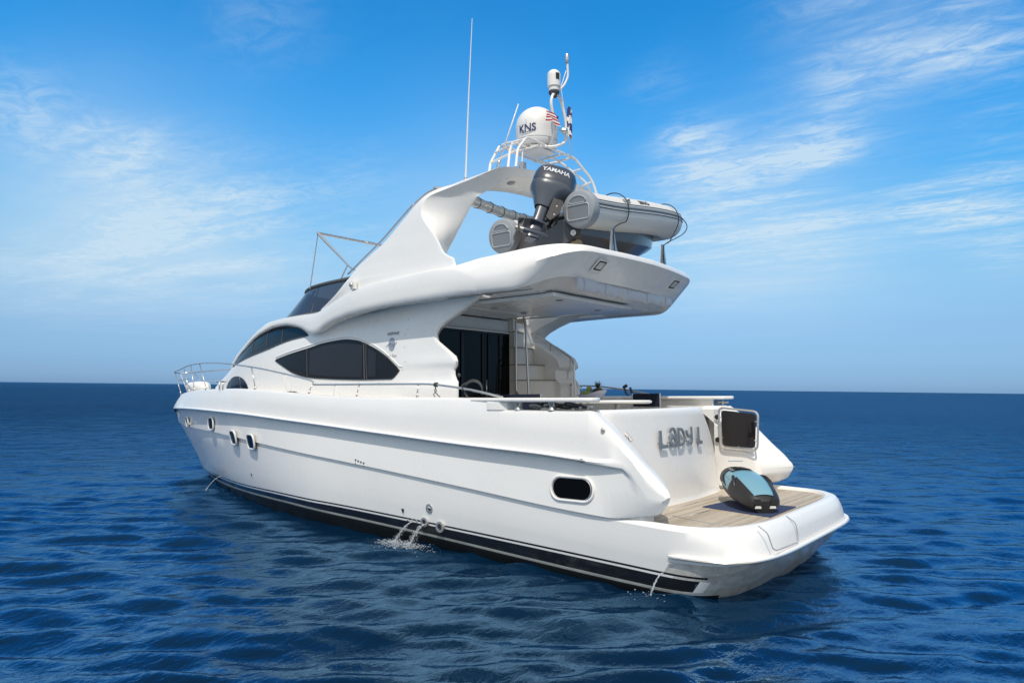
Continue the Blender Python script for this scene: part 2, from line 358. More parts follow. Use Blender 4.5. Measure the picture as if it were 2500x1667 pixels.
# ================================================================== THE SEA
def build_sea():
    cxy = BM @ Vector((1.0, 5.0, 0))
    def axis(a, ds, lim):
        n = int(math.asinh(lim/a)/ds); s = np.arange(-n, n+1)*ds; x = a*np.sinh(s)
        far = np.array([lim*2.5, lim*8, lim*40, lim*120]); return np.concatenate([-far[::-1], x, far])
    vd = M3 @ f_; th = math.atan2(vd.y, vd.x)
    ax = axis(8, .0066, 260); ay = axis(9, .0092, 260)     # ax along the wave travel, ay along the crests
    A, B = np.meshgrid(ax, ay, indexing='ij')
    ct, st = math.cos(th), math.sin(th)
    X = cxy.x+A*ct-B*st; Y = cxy.y+A*st+B*ct
    Zs = np.zeros_like(X); rng = np.random.RandomState(5)
    D = np.sqrt(A**2+B**2); spac = .008*np.sqrt(70+D**2)
    for i in range(150):
        lam = math.exp(rng.uniform(math.log(.20), math.log(2.6)))
        an = th+rng.normal(0, .36)+.1; k = 2*math.pi/lam
        amp = .045*lam/(2*math.pi)*(1 if lam < .55 else (.55/lam)**.9)*rng.uniform(.6, 1.4)
        ph = k*(X*math.cos(an)+Y*math.sin(an))+rng.uniform(0, 6.28)
        # loose groups so that crests come and go
        env = .62+.38*np.sin(.21*k*(X*math.cos(an+1.2)+Y*math.sin(an+1.2))+rng.uniform(0, 6.28))
        w = np.clip((lam-2.5*spac)/(2.5*spac+.01), 0, 1)
        sn = np.sin(ph); Zs += amp*env*w*(sn+.18*np.cos(2*ph))
    Zs *= np.clip(1-(D-160)/90, 0, 1)
    # calmer right beside the hull
    n0, n1 = X.shape; vs = np.stack([X, Y, Zs], -1).reshape(-1, 3)
    idx = np.arange(n0*n1).reshape(n0, n1)
    q = np.stack([idx[:-1, :-1], idx[1:, :-1], idx[1:, 1:], idx[:-1, 1:]], -1).reshape(-1, 4)
    me = bpy.data.meshes.new('sea'); me.vertices.add(len(vs)); me.vertices.foreach_set('co', vs.ravel())
    me.loops.add(q.size); me.loops.foreach_set('vertex_index', q.ravel().astype(np.int32))
    me.polygons.add(len(q)); me.polygons.foreach_set('loop_start', np.arange(0, q.size, 4, dtype=np.int32)); me.polygons.foreach_set('loop_total', np.full(len(q), 4, dtype=np.int32))
    me.polygons.foreach_set('use_smooth', np.ones(len(q), dtype=bool)); me.update(calc_edges=True)
    o = bpy.data.objects.new('sea', me); COL.objects.link(o); o['kind'] = 'structure'
    m = bpy.data.materials.new('sea_water'); m.use_nodes = True; t = m.node_tree; b = t.nodes['Principled BSDF']
    tc = N(t, 'ShaderNodeTexCoord')
    def nz(sx, sy, scale, det, loc=0, rough=.6):
        mp = N(t, 'ShaderNodeMapping'); mp.inputs['Rotation'].default_value = (0, 0, -th); mp.inputs['Scale'].default_value = (sx, sy, 1); mp.inputs['Location'].default_value = (loc, 0, 0)
        t.links.new(tc.outputs['Object'], mp.inputs[0])
        n = N(t, 'ShaderNodeTexNoise'); n.inputs['Scale'].default_value = scale; n.inputs['Detail'].default_value = det; n.inputs['Roughness'].default_value = rough; n.inputs['Distortion'].default_value = .4
        t.links.new(mp.outputs[0], n.inputs['Vector']); return n.outputs[0]
    base = ramp(t, nz(1, .35, .09, 7), [(.3, (.0014, .012, .033)), (.7, (.0025, .021, .056))]); df = N(t, 'ShaderNodeBsdfDiffuse'); t.links.new(base, df.inputs['Color']); gl = N(t, 'ShaderNodeBsdfGlossy'); gl.inputs['Roughness'].default_value = .07; gl.inputs['Color'].default_value = (.36, .68, 1, 1)
    h1 = nz(1.2, .7, 6.5, 4, 3); h2 = nz(1.0, .40, 1.1, 6, 9, .62)
    hh = math_n(t, 'ADD', math_n(t, 'MULTIPLY', h1, .055), math_n(t, 'MULTIPLY', h2, .5))
    bp = N(t, 'ShaderNodeBump'); bp.inputs['Strength'].default_value = 1.0; bp.inputs['Distance'].default_value = 1.0
    sc_ = math_n(t, 'MULTIPLY', h1, .017)
    # longer chop only carries the far water, the near water has modelled waves
    geo = N(t, 'ShaderNodeNewGeometry'); ln = N(t, 'ShaderNodeVectorMath', operation='DISTANCE'); t.links.new(geo.outputs['Position'], ln.inputs[0]); ln.inputs[1].default_value = (cxy.x, cxy.y, 0)
    far = N(t, 'ShaderNodeMapRange'); far.inputs[1].default_value = 12; far.inputs[2].default_value = 60; t.links.new(ln.outputs['Value'], far.inputs[0])
    hsum = math_n(t, 'ADD', sc_, math_n(t, 'MULTIPLY', math_n(t, 'MULTIPLY', h2, far.outputs[0]), .75))
    t.links.new(hsum, bp.inputs['Height']); fr = N(t, 'ShaderNodeFresnel'); fr.inputs['IOR'].default_value = 1.333; t.links.new(bp.outputs[0], fr.inputs['Normal'])
    # wave hiding keeps the mean reflectance of a rough sea well below the flat-mirror value at grazing angles
    fc = ramp(t, fr.outputs[0], [(0, (0, 0, 0)), (.022, (.008,)*3), (.03, (.015,)*3), (.07, (.11,)*3), (.14, (.31,)*3), (.26, (.40,)*3), (.6, (.26,)*3), (1, (.20,)*3)])
    upn = N(t, 'ShaderNodeCombineXYZ'); upn.inputs[2].default_value = 1; t.links.new(upn.outputs[0], df.inputs['Normal']); t.links.new(bp.outputs[0], gl.inputs['Normal'])
    mx = N(t, 'ShaderNodeMixShader'); t.links.new(fc, mx.inputs[0]); t.links.new(df.outputs[0], mx.inputs[1]); t.links.new(gl.outputs[0], mx.inputs[2])
    t.nodes.remove(b); t.links.new(mx.outputs[0], t.nodes['Material Output'].inputs['Surface'])
    me.materials.append(m)
build_sea()

# ================================================================== THE YACHT
yacht = thing('motor_yacht', 'large white flybridge motor yacht with dark windows floating on the blue sea', 'yacht')

zG = ip([(.75, 1.85), (2.08, 1.85), (2.12, 2.0), (3.4, 2.01), (4.5, 2.02), (5.45, 2.04), (6.5, 2.09), (7.7, 2.15), (9, 2.19), (10.6, 2.19), (12.1, 2.17), (13.1, 2.14), (15.03, 2.10)])
zRub = ip([(0, 1.23), (.76, 1.27), (1.44, 1.32), (2.47, 1.37), (4.57, 1.50), (6.45, 1.62), (8.9, 1.73), (11.6, 1.77), (15.38, 1.735)])
zK = ip([(-1.1, .585), (-.3, .60), (.36, .63), (1.04, .67), (2.64, .81), (3.8, .91), (4.9, 1.0), (7.8, 1.21), (9.2, 1.29), (11, 1.335), (12.6, 1.345), (15.05, 1.36)])
zS = ip([(-1.2, .06), (-.05, .115), (1.94, .21), (3.83, .29), (5.9, .36), (7.3, .38), (9.1, .355), (11.4, .33), (13.7, .25)])
zL = ip([(-1.2, -.14), (-.05, -.11), (3.83, .085), (5.2, .145), (7.2, .205), (10.3, .165), (13.4, .10)])
def yS(x, xst, off, p):
    if x < 6: return 2.25-.018*(6-x)-off
    u = min(1, (x-6)/(xst-6)); return (2.25-off)*max(0, 1-u**p)
def hull():
    b = MB()
    lv = []    # (xstem, off, p, zfun, x_aft, n, z_aft, y_scale_aft)
    lv.append((12.6, 2.2, 2, lambda x: -.9 if x < 9 else -.9+.65*((x-9)/3.6)**2, -.2, 3, -.9))
    lv.append((13.05, .55, 1.6, lambda x: -.5 if x < 8 else -.5+.35*((x-8)/5)**2, -.50, 3.2, -.55))
    lv.append((13.35, .21, 1.6, lambda x: zL(x)-.09, -.76, 3.6, -.21))
    lv.append((13.45, .155, 1.6, lambda x: zL(x), -.83, 3.8, -.12))
    lv.append((13.50, .145, 1.6, lambda x: zL(x)+.035, -.86, 3.9, -.08))
    lv.append((13.66, .115, 1.62, lambda x: zS(x)-.05, -.99, 4.2, .06))
    lv.append((13.70, .11, 1.62, lambda x: zS(x)-.025, -1.01, 4.3, .09))
    lv.append((13.75, .105, 1.63, lambda x: zS(x), -1.03, 4.4, .115))
    lv.append((14.0, .085, 1.68, lambda x: zS(x)+.25*(zK(x)-zS(x)), -1.13, 4.9, .27))
    lv.append((14.15, .075, 1.70, lambda x: zS(x)+.36*(zK(x)-zS(x)), -1.15, 5, .32))
    lv.append((14.6, .065, 1.78, lambda x: zS(x)+.7*(zK(x)-zS(x)), -1.13, 4.6, .47))
    lv.append((15.0, .06, 1.85, lambda x: zK(x)-.03, -1.10, 4.3, .56))
    lv.append((15.05, .075, 1.85, zK, -1.07, 4.2, .60))
    lv.append((15.04, .12, 1.85, lambda x: zK(x)+.02, -1.01, 4.1, .625))
    lv.append((15.0, .17, 1.85, lambda x: zK(x)+.015, -.95, 4, .615))
    lv.append((15.0, .19, 1.85, lambda x: zK(x)-.03, -.93, 4, .575))
    ns = 60; nc = 26; rows = []; xs_cols = None
    for (xst, off, p, zf, xa, n, za) in lv:
        row = []
        for i in range(ns+1):
            s = 1-i/ns; s = 1-(1-s)**1.35 if False else s
            x = .2+(xst-.2)*s
            row.append((x, yS(x, xst, off, p), zf(x)))
        y0 = yS(.2, xst, off, p); z0 = zf(.2)
        for j in range(1, nc+1):
            a = (math.pi/2)*(j/nc); x = .2-(.2-xa)*math.sin(a)**(2/n); y = y0*math.cos(a)**(2/n) if j < nc else 0
            if off > 2: y = 0
            u = min(1, (.2-x)/(.2-xa)); w = u**1.5
            row.append((x, y, zf(x)*(1-w)+za*w if xa > -2 else z0))
        rows.append(row)
    bands = {0: 1, 1: 1, 2: 1, 3: 2, 4: 3, 5: 0, 6: 4}
    def mf(i, j):
        x = rows[min(i+1, len(rows)-1)][j][0]; y = rows[min(i+1, len(rows)-1)][j][1]
        k = bands.get(i, 0)
        if i <= 2 and x > -.62: return 1
        if i <= 7 and x < -.22 and not (k in (3, 4) and x > -.60): return 5
        if i == 7 and j > ns+1: return 5
        if k in (1, 2) and x < -.25: return 0
        if k == 3 and (x < -.50): return 0
        if k == 4 and (x < -.60): return 0
        return k
    b.grid(rows, mf=mf, mirror=True)
    return b
zT = ip([(-.27, .919), (-.262, .975), (-.24, 1.02), (-.2, 1.065), (0, 1.245), (.62, 1.80), (.70, 1.843), (.75, 1.85)])
zB = ip([(-.27, .916), (-.262, .86), (-.24, .81), (-.2, .755), (-.14, .70), (0, .665), (.37, .63), (.5, .635)])
def topsides(b):
    XS = [-.27, -.266, -.26, -.24, -.21, -.17, -.12, -.06, 0, .1, .2, .3, .4, .5, .6, .68, .745, .75, .95, 1.3, 1.7, 2.08, 2.10, 2.12, 2.5, 3, 3.6, 4.29, 4.3, 5, 5.6]
    XS += list(np.linspace(6.0, 12.5, 24))+list(np.linspace(12.8, 15.1, 16))+[15.2, 15.28, 15.33, 15.36, 15.38]
    rows = []
    for x in XS:
        def lx(xst): return x if x <= 6 else 6+(x-6)*(xst-6)/9.38
        xk, xg = lx(15.07), lx(15.04); f = min(1, max(0, (x-.10)/.60))
        if x < .75:
            zt, zb = zT(x), (zB(x) if x < .5 else zK(x)); g = min(1, max(0, (x-.1)/.4))
        else: zt, zb, g = zG(xg), zK(xk), 1
        zr = zRub(x); zr = min(max(zr, zb+.35*(zt-zb)), zb+.78*(zt-zb)) if x < .45 else zr
        yk = yS(xk, 15.07, .025, 1.85); yr = yS(x, 15.38, -.04, 1.98); yg = yS(xg, 15.04, .02, 1.95); yo = yS(x, 15.38, .01, 1.98)
        yi = 1.45 if x < .75 else (1.9 if x < 4.3 else max(yg-.12, 0))
        if x < .75:
            q = math.sqrt(max(.04, 1-((max(0, -.06-x))/.215)**2)); c = 1.95
            yk, yr, yg, yo = [c+(v-c)*(.60+.40*q) for v in (yk, yr, yg, yo)]; yi = c+(yi-c)*(.70+.30*q)
        w2 = min(1, max(0, (.72-x)/.5)); ym = yo-.012
        yk, yr, yg, yo = yk+(ym-.02-yk)*w2, yr+(ym-yr)*w2, yg+(ym-.015-yg)*w2, yo+(ym-yo)*w2
        rb = .11*(1-g); hgt = zt-zb; rb = min(rb, hgt*.45); rt = min(.13 if x < .70 else .05, hgt*.45)
        zf = zb if x < .75 else (1.08 if x < 4.3 else zG(xg)-.09)
        ringp = [(yi, zb), (yk-.04-rb, zb), (yk-rb*.3, zb+rb*.3), (yk, zb+rb+.004), (yk+(yr-.105*f-yk)*.6, zb+(zr-zb)*.6), (yr-.10*f, zr-.045-.05*(1-f)), (yr, zr-.018-.03*(1-f)), (yr+.01*f, zr), (yr-.005*f, zr+.018+.03*(1-f)), (yo+.006*f, zr+.03+.06*(1-f)),
                 ((yo+yg)/2+.006, (zr+zt)/2), (yg, zt-rt), (yg-rt*.3, zt-rt*.3), (yg-rt, zt), (min(yi+.04, yg-rt) if x < 14.9 else max(0, yg-rt), zt), (yi, zt-min(.04, hgt*.3)), (yi, zf), (0 if x >= 4.3 else yi, zf)]
        if w2 > 0:
            za, zc_ = zb+rb+.004, zt-rt
            w2 = min(1, max(0, (.28-x)/.25))
            for q_, fr_ in zip(range(4, 11), (.16, .30, .42, .52, .62, .74, .88)): ringp[q_] = (ringp[q_][0], ringp[q_][1]*(1-w2)+(za+(zc_-za)*fr_)*w2)
        xx = [xk]*4+[(xk+x)/2]+[x]*5+[(x+xg)/2]+[xg]*7
        sk = .55*min(1, max(0, (.95-x)/.35)) if x < .75 else 0
        rows.append([(xx[i]+sk*max(0, 2.1-p[0]), max(0, p[0]), p[1]) for i, p in enumerate(ringp)])
    b.grid(rows, 0, mirror=True)
    b.add([(p[0], p[1], p[2]) for p in rows[0]], [tuple(range(len(rows[0])))], 0, True)
    b.add([(p[0], -p[1], p[2]) for p in rows[0]], [tuple(reversed(range(len(rows[0]))))], 0, True)
hb = hull(); topsides(hb)
hullo = hb.build('hull', [GEL, ANTI, DIRTW, BOOT, BLACK, GRIME], yacht, angle=28)
# bulkheads, cockpit sole, pedestals
m = MB(); m.box((2.55, 0, 1.05), (3.6, 3.8, .05)); m.build('cockpit_sole', TEAK, yacht)
for s in (1, -1):
    m = MB(); pts = [(.30, 1.56), (.18, 1.66), (.06, 1.86), (.06, 1.95), (.11, 2.02), (.22, 2.04), (1.0, 2.05), (1.0, 1.5), (.42, 1.5)]
    m.prism([(x, y*s, .57) for x, y in pts], (0, 0, .14)); m.build('wing_pedestal', GEL, yacht, bevel=.03)
# teak of the bathing platform
def plan(xa, B, n, x1, k=22):
    half = [(x1, B)]+[(.2-(.2-xa)*math.sin(math.pi/2*j/k)**(2/n), B*math.cos(math.pi/2*j/k)**(2/n)) for j in range(1, k)]
    return half+[(xa, 0)]+[(x, -y) for x, y in reversed(half)]
m = MB(); P = plan(-.925, 2.06, 4, .95); m.prism([(x, y, .545) for x, y in P], (0, 0, .035)); m.build('platform_deck', TEAK, yacht, label='weathered teak planking of the stern bathing platform')
def rubpath(x0):
    pts = []; n = 5.0; xa = -1.175; B = yS(.2, 14.15, .055, 1.7)
    for x in np.linspace(x0, .2, 3)[:-1]: pts.append((x, B, .305))
    for j in range(0, 31):
        a = math.pi/2*j/30; pts.append((.2-(.2-xa)*math.sin(a)**(2/n), B*math.cos(a)**(2/n), .305))
    pts += [(x, -y, z) for x, y, z in reversed(pts[:-1])]; return pts
rp = [p for p in rubpath(.2) if p[0] < .12]
m = MB(); m.tube(rp, [.01]+[.028]*(len(rp)-2)+[.01], 8, sc=(1, .8)); m.build('platform_rub_rail', GEL, yacht)
m = MB(); m.tube([(p[0]-.022, p[1]*1.010, p[2]-.012) for p in rp], .009, 6); m.build('platform_rail_strip', STEEL, yacht)
# moulded stern hatch outline and teak hatches
def line_rect(mb, pts, r=.004): mb.tube(fillet(pts, .04), r, 6)
m = MB(); line_rect(m, [(-1.02, 1.57, .635), (-1.115, 1.56, .57), (-1.145, 1.5, .40), (-1.165, 1.45, .375), (-1.175, .78, .355), (-1.165, .72, .40), (-1.14, .72, .56), (-1.04, .74, .635)], .006); m.build('stern_hatch_seam', GREYP, yacht)
m = MB()
for pts in ([(.36, .9, .581), (.36, -.75, .581)], [(-.02, 1.12, .581), (-.05, .62, .581)], [(.14, 1.25, .581), (-.84, 1.62, .581)][:2], [(-.82, -.42, .581), (-.87, -.2, .581)]):
    m.tube(pts, .008, 6)
m.build('deck_hinge_strip', STEEL, yacht, split=True)
# steel strip on the long rub rail
for s in (1, -1):
    pts = []
    for x in np.linspace(.78, 15.36, 90): pts.append((x, s*(yS(x, 15.38, -.04, 1.98)+.010), zRub(x)+.0))
    m = MB(); m.tube(pts, [.016]+[.012]*88+[.008], 6); m.ball((.80, s*(yS(.8, 15.38, -.02, 2)+.02), zRub(.8)), .035, 10, sc=(1.6, .6, .8)); m.build('rub_rail', STEEL, yacht)

# hull openings
def hull_y(x, z):
    k, sx = zK(x), zS(x)
    if z < k:
        t = min(1, max(0, (z-sx)/(k-sx))); a = yS(x, 13.75, .105, 1.63); c = yS(x, 15.0, .06, 1.85); return a+(c-a)*(t if t < 1 else 1)**.8
    r = zRub(x); t = min(1, (z-k)/(r-k)); a = yS(x, 15.07, .025, 1.85); c = yS(x, 15.38, -.04, 1.98)-.10
    return a+(c-a)*t
def frame_at(x, z, s=1):
    e = .05; p = Vector((x, hull_y(x, z), z)); dx = Vector((x+e, hull_y(x+e, z), z))-Vector((x-e, hull_y(x-e, z), z)); dz = Vector((x, hull_y(x, z+e), z+e))-Vector((x, hull_y(x, z-e), z-e))
    dx.normalize(); dz.normalize(); nrm = dz.cross(dx).normalized()
    if nrm.y < 0: nrm = -nrm
    if s < 0:
        for v in (p, dx, dz, nrm): v.y = -v.y
    return p, dx, dz, nrm
def stadium(w, h, r, k=6):
    out = []
    for cx_, cz_, a0 in ((w/2-r, h/2-r, 0), (-w/2+r, h/2-r, 90), (-w/2+r, -h/2+r, 180), (w/2-r, -h/2+r, 270)):
        for j in range(k+1):
            a = R_(a0+90*j/k); out.append((cx_+r*math.cos(a), cz_+r*math.sin(a)))
    return out
def porthole(x, z, w, h, r, s, tilt=0, rim=.022):
    p, dx, dz, nr = frame_at(x, z, s); St = stadium(w, h, r)
    if x > 5:                                          # these straddle the hull step: seat them on a chord across it
        ht, hb_ = hull_y(x, z+h/2), hull_y(x, z-h/2); e = w/2
        a_, b_ = Vector((x+e, hull_y(x+e, z), 0)), Vector((x-e, hull_y(x-e, z), 0)); dx = Vector((2*e, a_.y-b_.y, 0)).normalized()
        dz = Vector((0, ht-hb_, h)).normalized(); nr = dz.cross(dx).normalized(); nr = nr if nr.y > 0 else -nr
        bul = max(hull_y(x, z+h*q/8)-(hb_+(ht-hb_)*(q/8+.5)) for q in range(-4, 5))
        p = Vector((x, (ht+hb_)/2, z))+nr*max(.004, bul+.022)
        if s < 0:
            for v in (p, dx, dz, nr): v.y = -v.y
    pos = lambda a, c, o: p+dx*(a*math.cos(tilt)-c*math.sin(tilt))+dz*(a*math.sin(tilt)+c*math.cos(tilt))+nr*o
    m = MB(); ring = [pos(a, c, .008) for a, c in St]; m.tube(ring, rim, 8, closed=True, mi=0)
    m.tube([pos(a*.90, c*.88, .012) for a, c in St], rim*.35, 6, closed=True, mi=1)
    fr = m.build('porthole', [GEL, STEEL], yacht)
    m = MB(); c0 = pos(0, 0, .007); n = len(St); pr = [pos(a*.95, c*.95, .007) for a, c in St]
    m.add([c0]+pr, [(0, 1+i, 1+(i+1) % n) for i in range(n)], 0, False); m.build('glass', GLASSD, fr)
for s in (1, -1):
    porthole(1.00, .925, .60, .28, .135, s, .0, .017)
    for (x, z, w, h) in ((12.45, 1.46, .32, .22), (10.15, 1.49, .34, .25), (8.85, 1.27, .36, .27), (8.02, 1.23, .36, .27)): porthole(x, z, w, h, .10, s, 0, .018)
for (x, z, r) in ((3.41, .47, .065), (3.51, .27, .065), (3.21, .235, .075)):
    p, dx, dz, nr = frame_at(x, z); p.y = yS(x, 14, .09, 1.7)
    m = MB(); m.lathe([(r*.55, .01), (r*.6, .022), (r, .020), (r*1.06, .0), (r*1.04, -.02)], p, Matrix((dx, dz, nr)).transposed(), 20, 0); f = m.build('exhaust_outlet', STEEL, yacht)
    m = MB(); m.lathe([(.001, .012), (r*.6, .012)], p, Matrix((dx, dz, nr)).transposed(), 16); m.build('outlet_mouth', RUBBER, f)
for k in range(4):
    m = MB()
    p, dx, dz, nr = frame_at(4.935-.065*k, 1.055-.012*k); p = p+nr*.006
    for a in ((-.013, .02), (.013, .018)): m.tube([p+dx*a[0]+dz*a[1], p], .0065, 5)
    m.tube([p, p-dz*.055], .004, 5, mi=1)
    m.build('vent_mark', [BLACK, GREYP], yacht)
m = MB()
for x, z in ((3.95, .385), (8.34, .585)):
    p, dx, dz, nr = frame_at(x, z); p.y = yS(x, 14, .088, 1.68) if x < 6 else hull_y(x, z)
    p = p+nr*.008; m.add([p+dx*.03+dz*.03, p-dx*.03+dz*.03, p-dz*.045], [(0, 1, 2)], 0, False)
m.build('draught_mark', BLACK, yacht, split=True)

# transom with the name
def pan_x(y, z): return .55+.10*(y/1.3)**2+.045*(z-1.2)-.03*math.exp(-((z-1.85)/.05)**2)*0
yR_ = ip([(.56, -1.44), (.66, -1.39), (.75, -1.36), (.99, -1.32), (1.23, -1.25), (1.45, -1.12), (1.66, -.94), (1.83, -.76)])
m = MB(); rows = []
for z in [.56, .6, .66, .75, .9, 1.05, 1.2, 1.35, 1.5, 1.65, 1.75, 1.80, 1.835, 1.85, 1.85, 1.84]:
    i = len(rows); inn = {12: .01, 13: .035, 14: .12, 15: .2}.get(i, 0); fl = -.035*max(0, 1-(z-.56)/.09) ** 2
    row = []; yr = yR_(z)
    for k in range(25):
        t = k/24; y = 1.80+(yr-1.80)*t
        x = pan_x(y, z)+inn+fl; e = max(0, (t-.93)/.07); x += .05*e**2; e2 = max(0, (.05-t)/.05); x += .05*e2**2
        row.append((x, y, z))
    row.append((row[-1][0]+.05, yr-.012, z)); row.append((row[-1][0]+.4, yr+.01, z)); rows.append(row)
m.grid(rows); m.prism([(.86, 1.7, .57), (1.1, 1.7, .57), (1.0, -.70, .57), (.74, -.70, .57)], (0, 0, 1.2)); m.build('transom', GEL, yacht, angle=50)
# raised letters of the name
def strokes(mb, segs, ox, w=.045, dep=.02):
    for pl in segs:
        pl = [Vector((a, c)) for a, c in pl]; n = len(pl); L = []; Rr = []
        for i in range(n):
            d = (pl[min(i+1, n-1)]-pl[max(i-1, 0)]).normalized(); q = Vector((-d.y, d.x))*w/2
            L.append(pl[i]+q); Rr.append(pl[i]-q)
        for i in range(n-1):
            quad = [L[i], L[i+1], Rr[i+1], Rr[i]]; F = []; Bk = []; 
            for v in quad:
                y = ox-v.x; z = 1.355+v.y; x = pan_x(y, z); F.append((x-.035-dep, y, z)); Bk.append((x-.035, y, z))
            mb.add(F+Bk, [(0, 1, 2, 3), (7, 6, 5, 4), (0, 4, 5, 1), (1, 5, 6, 2), (2, 6, 7, 3), (3, 7, 4, 0)], 0, False)
arc = lambda cx_, cy_, rx, ry, a0, a1, k=18: [(cx_+rx*math.cos(R_(a0+(a1-a0)*j/k)), cy_+ry*math.sin(R_(a0+(a1-a0)*j/k))) for j in range(k+1)]
H_ = .21
letters = [('L', [[(0, H_), (0, .02), (.0, 0)], [(-.02, .0), (.16, .0)]], .73),
           ('a', [arc(.08, H_-.06, .075, .075, 160, 0)+[(.155, -.02)], arc(.08, .055, .07, .055, 0, 360, 14)], .505),
           ('D', [[(0, -.022), (0, H_+.022)], [(0, H_)]+arc(.06, H_/2, .10, H_/2, 90, -90)+[(0, 0)]], .265),
           ('Y', [arc(.08, H_-.02, .08, .09, 180, 360), [(.16, H_+.02), (.16, .07)]+arc(.09, .06, .07, .06, 0, -120, 6)], .03),
           ('L', [[(0, H_+.01), (0, .0)], [(-.02, .0), (.12, .0)]], -.36)]
for nm, sg, ox in letters:
    m = MB(); strokes(m, sg, ox, .036 if nm != 'L' else .046, .02); 
    for yy, zz in ((ox-.0, 1.40), (ox-.05, 1.39)): m.tube([(pan_x(yy, zz)-.05, yy, zz), (pan_x(yy, zz)+.01, yy, zz)], .006, 6)
    o = m.build('name_letter', mat('letter_grey', (.16, .18, .205), .45), yacht, label='raised grey letter %s of the boat name' % nm)
    o['group'] = 'raised letters of the boat name'
# boarding passage to starboard: steps, walls
m = MB(); m.box((1.0, -1.15, .70), (.5, .62, .26)); m.box((1.15, -1.15, .93), (.45, .62, .3)); m.build('boarding_step', CREAM, yacht, bevel=.02, split=True)
m = MB(); m.box((.98, -1.66, 1.2), (.44, .42, 1.2)); m.box((1.3, 1.66, 1.0), (.3, .42, .8)); m.build('bulkhead', GEL2, yacht, split=True)
m = MB(); m.box((2.45, -1.885, 1.5), (3.0, .03, .95)); m.box((2.45, 1.885, 1.42), (3.0, .03, .80)); m.build('bulwark_lining', SATIN, yacht, split=True)
for s in (1, -1):
    # cap rail over the fairlead recess, rollers
    m = MB(); pl = [(2.6, 2.17), (2.0, 2.185), (.80, 2.175), (.70, 2.13), (.68, 2.03), (.75, 1.86), (.95, 1.80), (2.6, 1.80)]
    m.prism([(x, y*s, 1.952) for x, y in pl], (0, 0, .052)); m.build('cap_rail', GEL, yacht, bevel=.02, seg=4)
    m = MB(); m.prism([(2.3, s*1.82, 1.84), (1.98, s*1.82, 1.84), (2.0, s*2.12, 1.84), (2.1, s*2.175, 1.84), (2.3, s*2.18, 1.84)], (0, 0, .115)); m.build('recess_end', GEL, yacht, bevel=.015)
    for x in (1.83, 1.30):
        m = MB(); m.lathe([(.001, 0), (.055, 0), (.05, .02), (.033, .05), (.05, .085), (.055, .105), (.001, .105)], (x, s*2.09, 1.848), None, 20); m.build('fairlead_roller', STEEL, yacht)
    m = MB()
    for a in ((.93, 2.02), (.84, 2.0)): m.tube([(a[0], s*a[1], 1.84), (a[0], s*a[1], 1.94)], .022, 10)
    m.tube([(1.02, s*1.98, 1.90), (.75, s*2.02, 1.90)], .016, 8); m.build('mooring_cleat', STEEL, yacht)
    # grab rail down the quarter
    if s > 0:
        m = MB(); m.tube(fillet([(1.15, s*1.40, 1.80), (.88, s*1.40, 1.825), (.80, s*1.40, 1.68), (.60, s*1.39, 1.465)], .06), .020, 10)
        for x, z in ((.77, 1.65), (.64, 1.51)): m.tube([(x, s*1.40, z), (x, s*1.46, z-.03)], .014, 8)
        m.build('grab_rail', STEEL, yacht)
    m = MB(); m.lathe([(.001, .012), (.02, .01), (.028, 0), (.028, -.01)], (.55, s*2.142, 1.63), Matrix.Rotation(-s*math.pi/2, 3, 'X'), 12); m.build('filler_cap', STEEL, yacht)
# interior cockpit liner seen past the cap (lockers)
m = MB(); m.box((3.0, 1.72, 1.4), (.9, .3, .62)); m.build('cockpit_locker', GEL2, yacht, bevel=.03)

# stern gate: steel frame with a dark pane, folded against the starboard quarter
gate = [( .66, 1.83), (.04, 1.77), (.07, 1.19), (.64, 1.21)]
gp = [Vector((x, -1.40, z)) for x, z in gate]
def rrect(P, r, k=5):
    out = []; n = len(P)
    for i in range(n):
        a, b, c = P[i-1], P[i], P[(i+1) % n]; s = b+(a-b).normalized()*r; e = b+(c-b).normalized()*r
        out += [s*(1-t)**2+b*2*t*(1-t)+e*t*t for t in [j/k for j in range(k+1)]]
    return out
m = MB(); m.tube(rrect(gp, .09), .016, 10, closed=True); cen = sum(gp, Vector())/4
inner = rrect([cen+(p-cen)*.88 for p in gp], .06)
for a, b in ((gp[0]*.78+gp[3]*.22, .9), (gp[0]*.22+gp[3]*.78, .9), (gp[1]*.78+gp[2]*.22, .9), (gp[1]*.22+gp[2]*.78, .9), (gp[0]*.5+gp[1]*.5, .88), (gp[3]*.5+gp[2]*.5, .88)):
    m.tube([a+Vector((0, .0, 0)), cen+(a-cen)*.84+Vector((0, .0, 0))], .008, 8)
g = m.build('stern_gate', STEEL, yacht)
m = MB(); m.prism(inner, (0, -.01, 0)); m.build('pane', mat('smoked_acrylic', (.010, .007, .007), .04, spec=.6), g)
m = MB()
for z in (1.68, 1.33): m.lathe([(.001, .02), (.035, .018), (.04, 0), (.04, -.03)], (.70, -1.43, z), Matrix.Rotation(-math.pi/2, 3, 'X'), 16)
m.build('hinge', RUBBER, g, split=True)

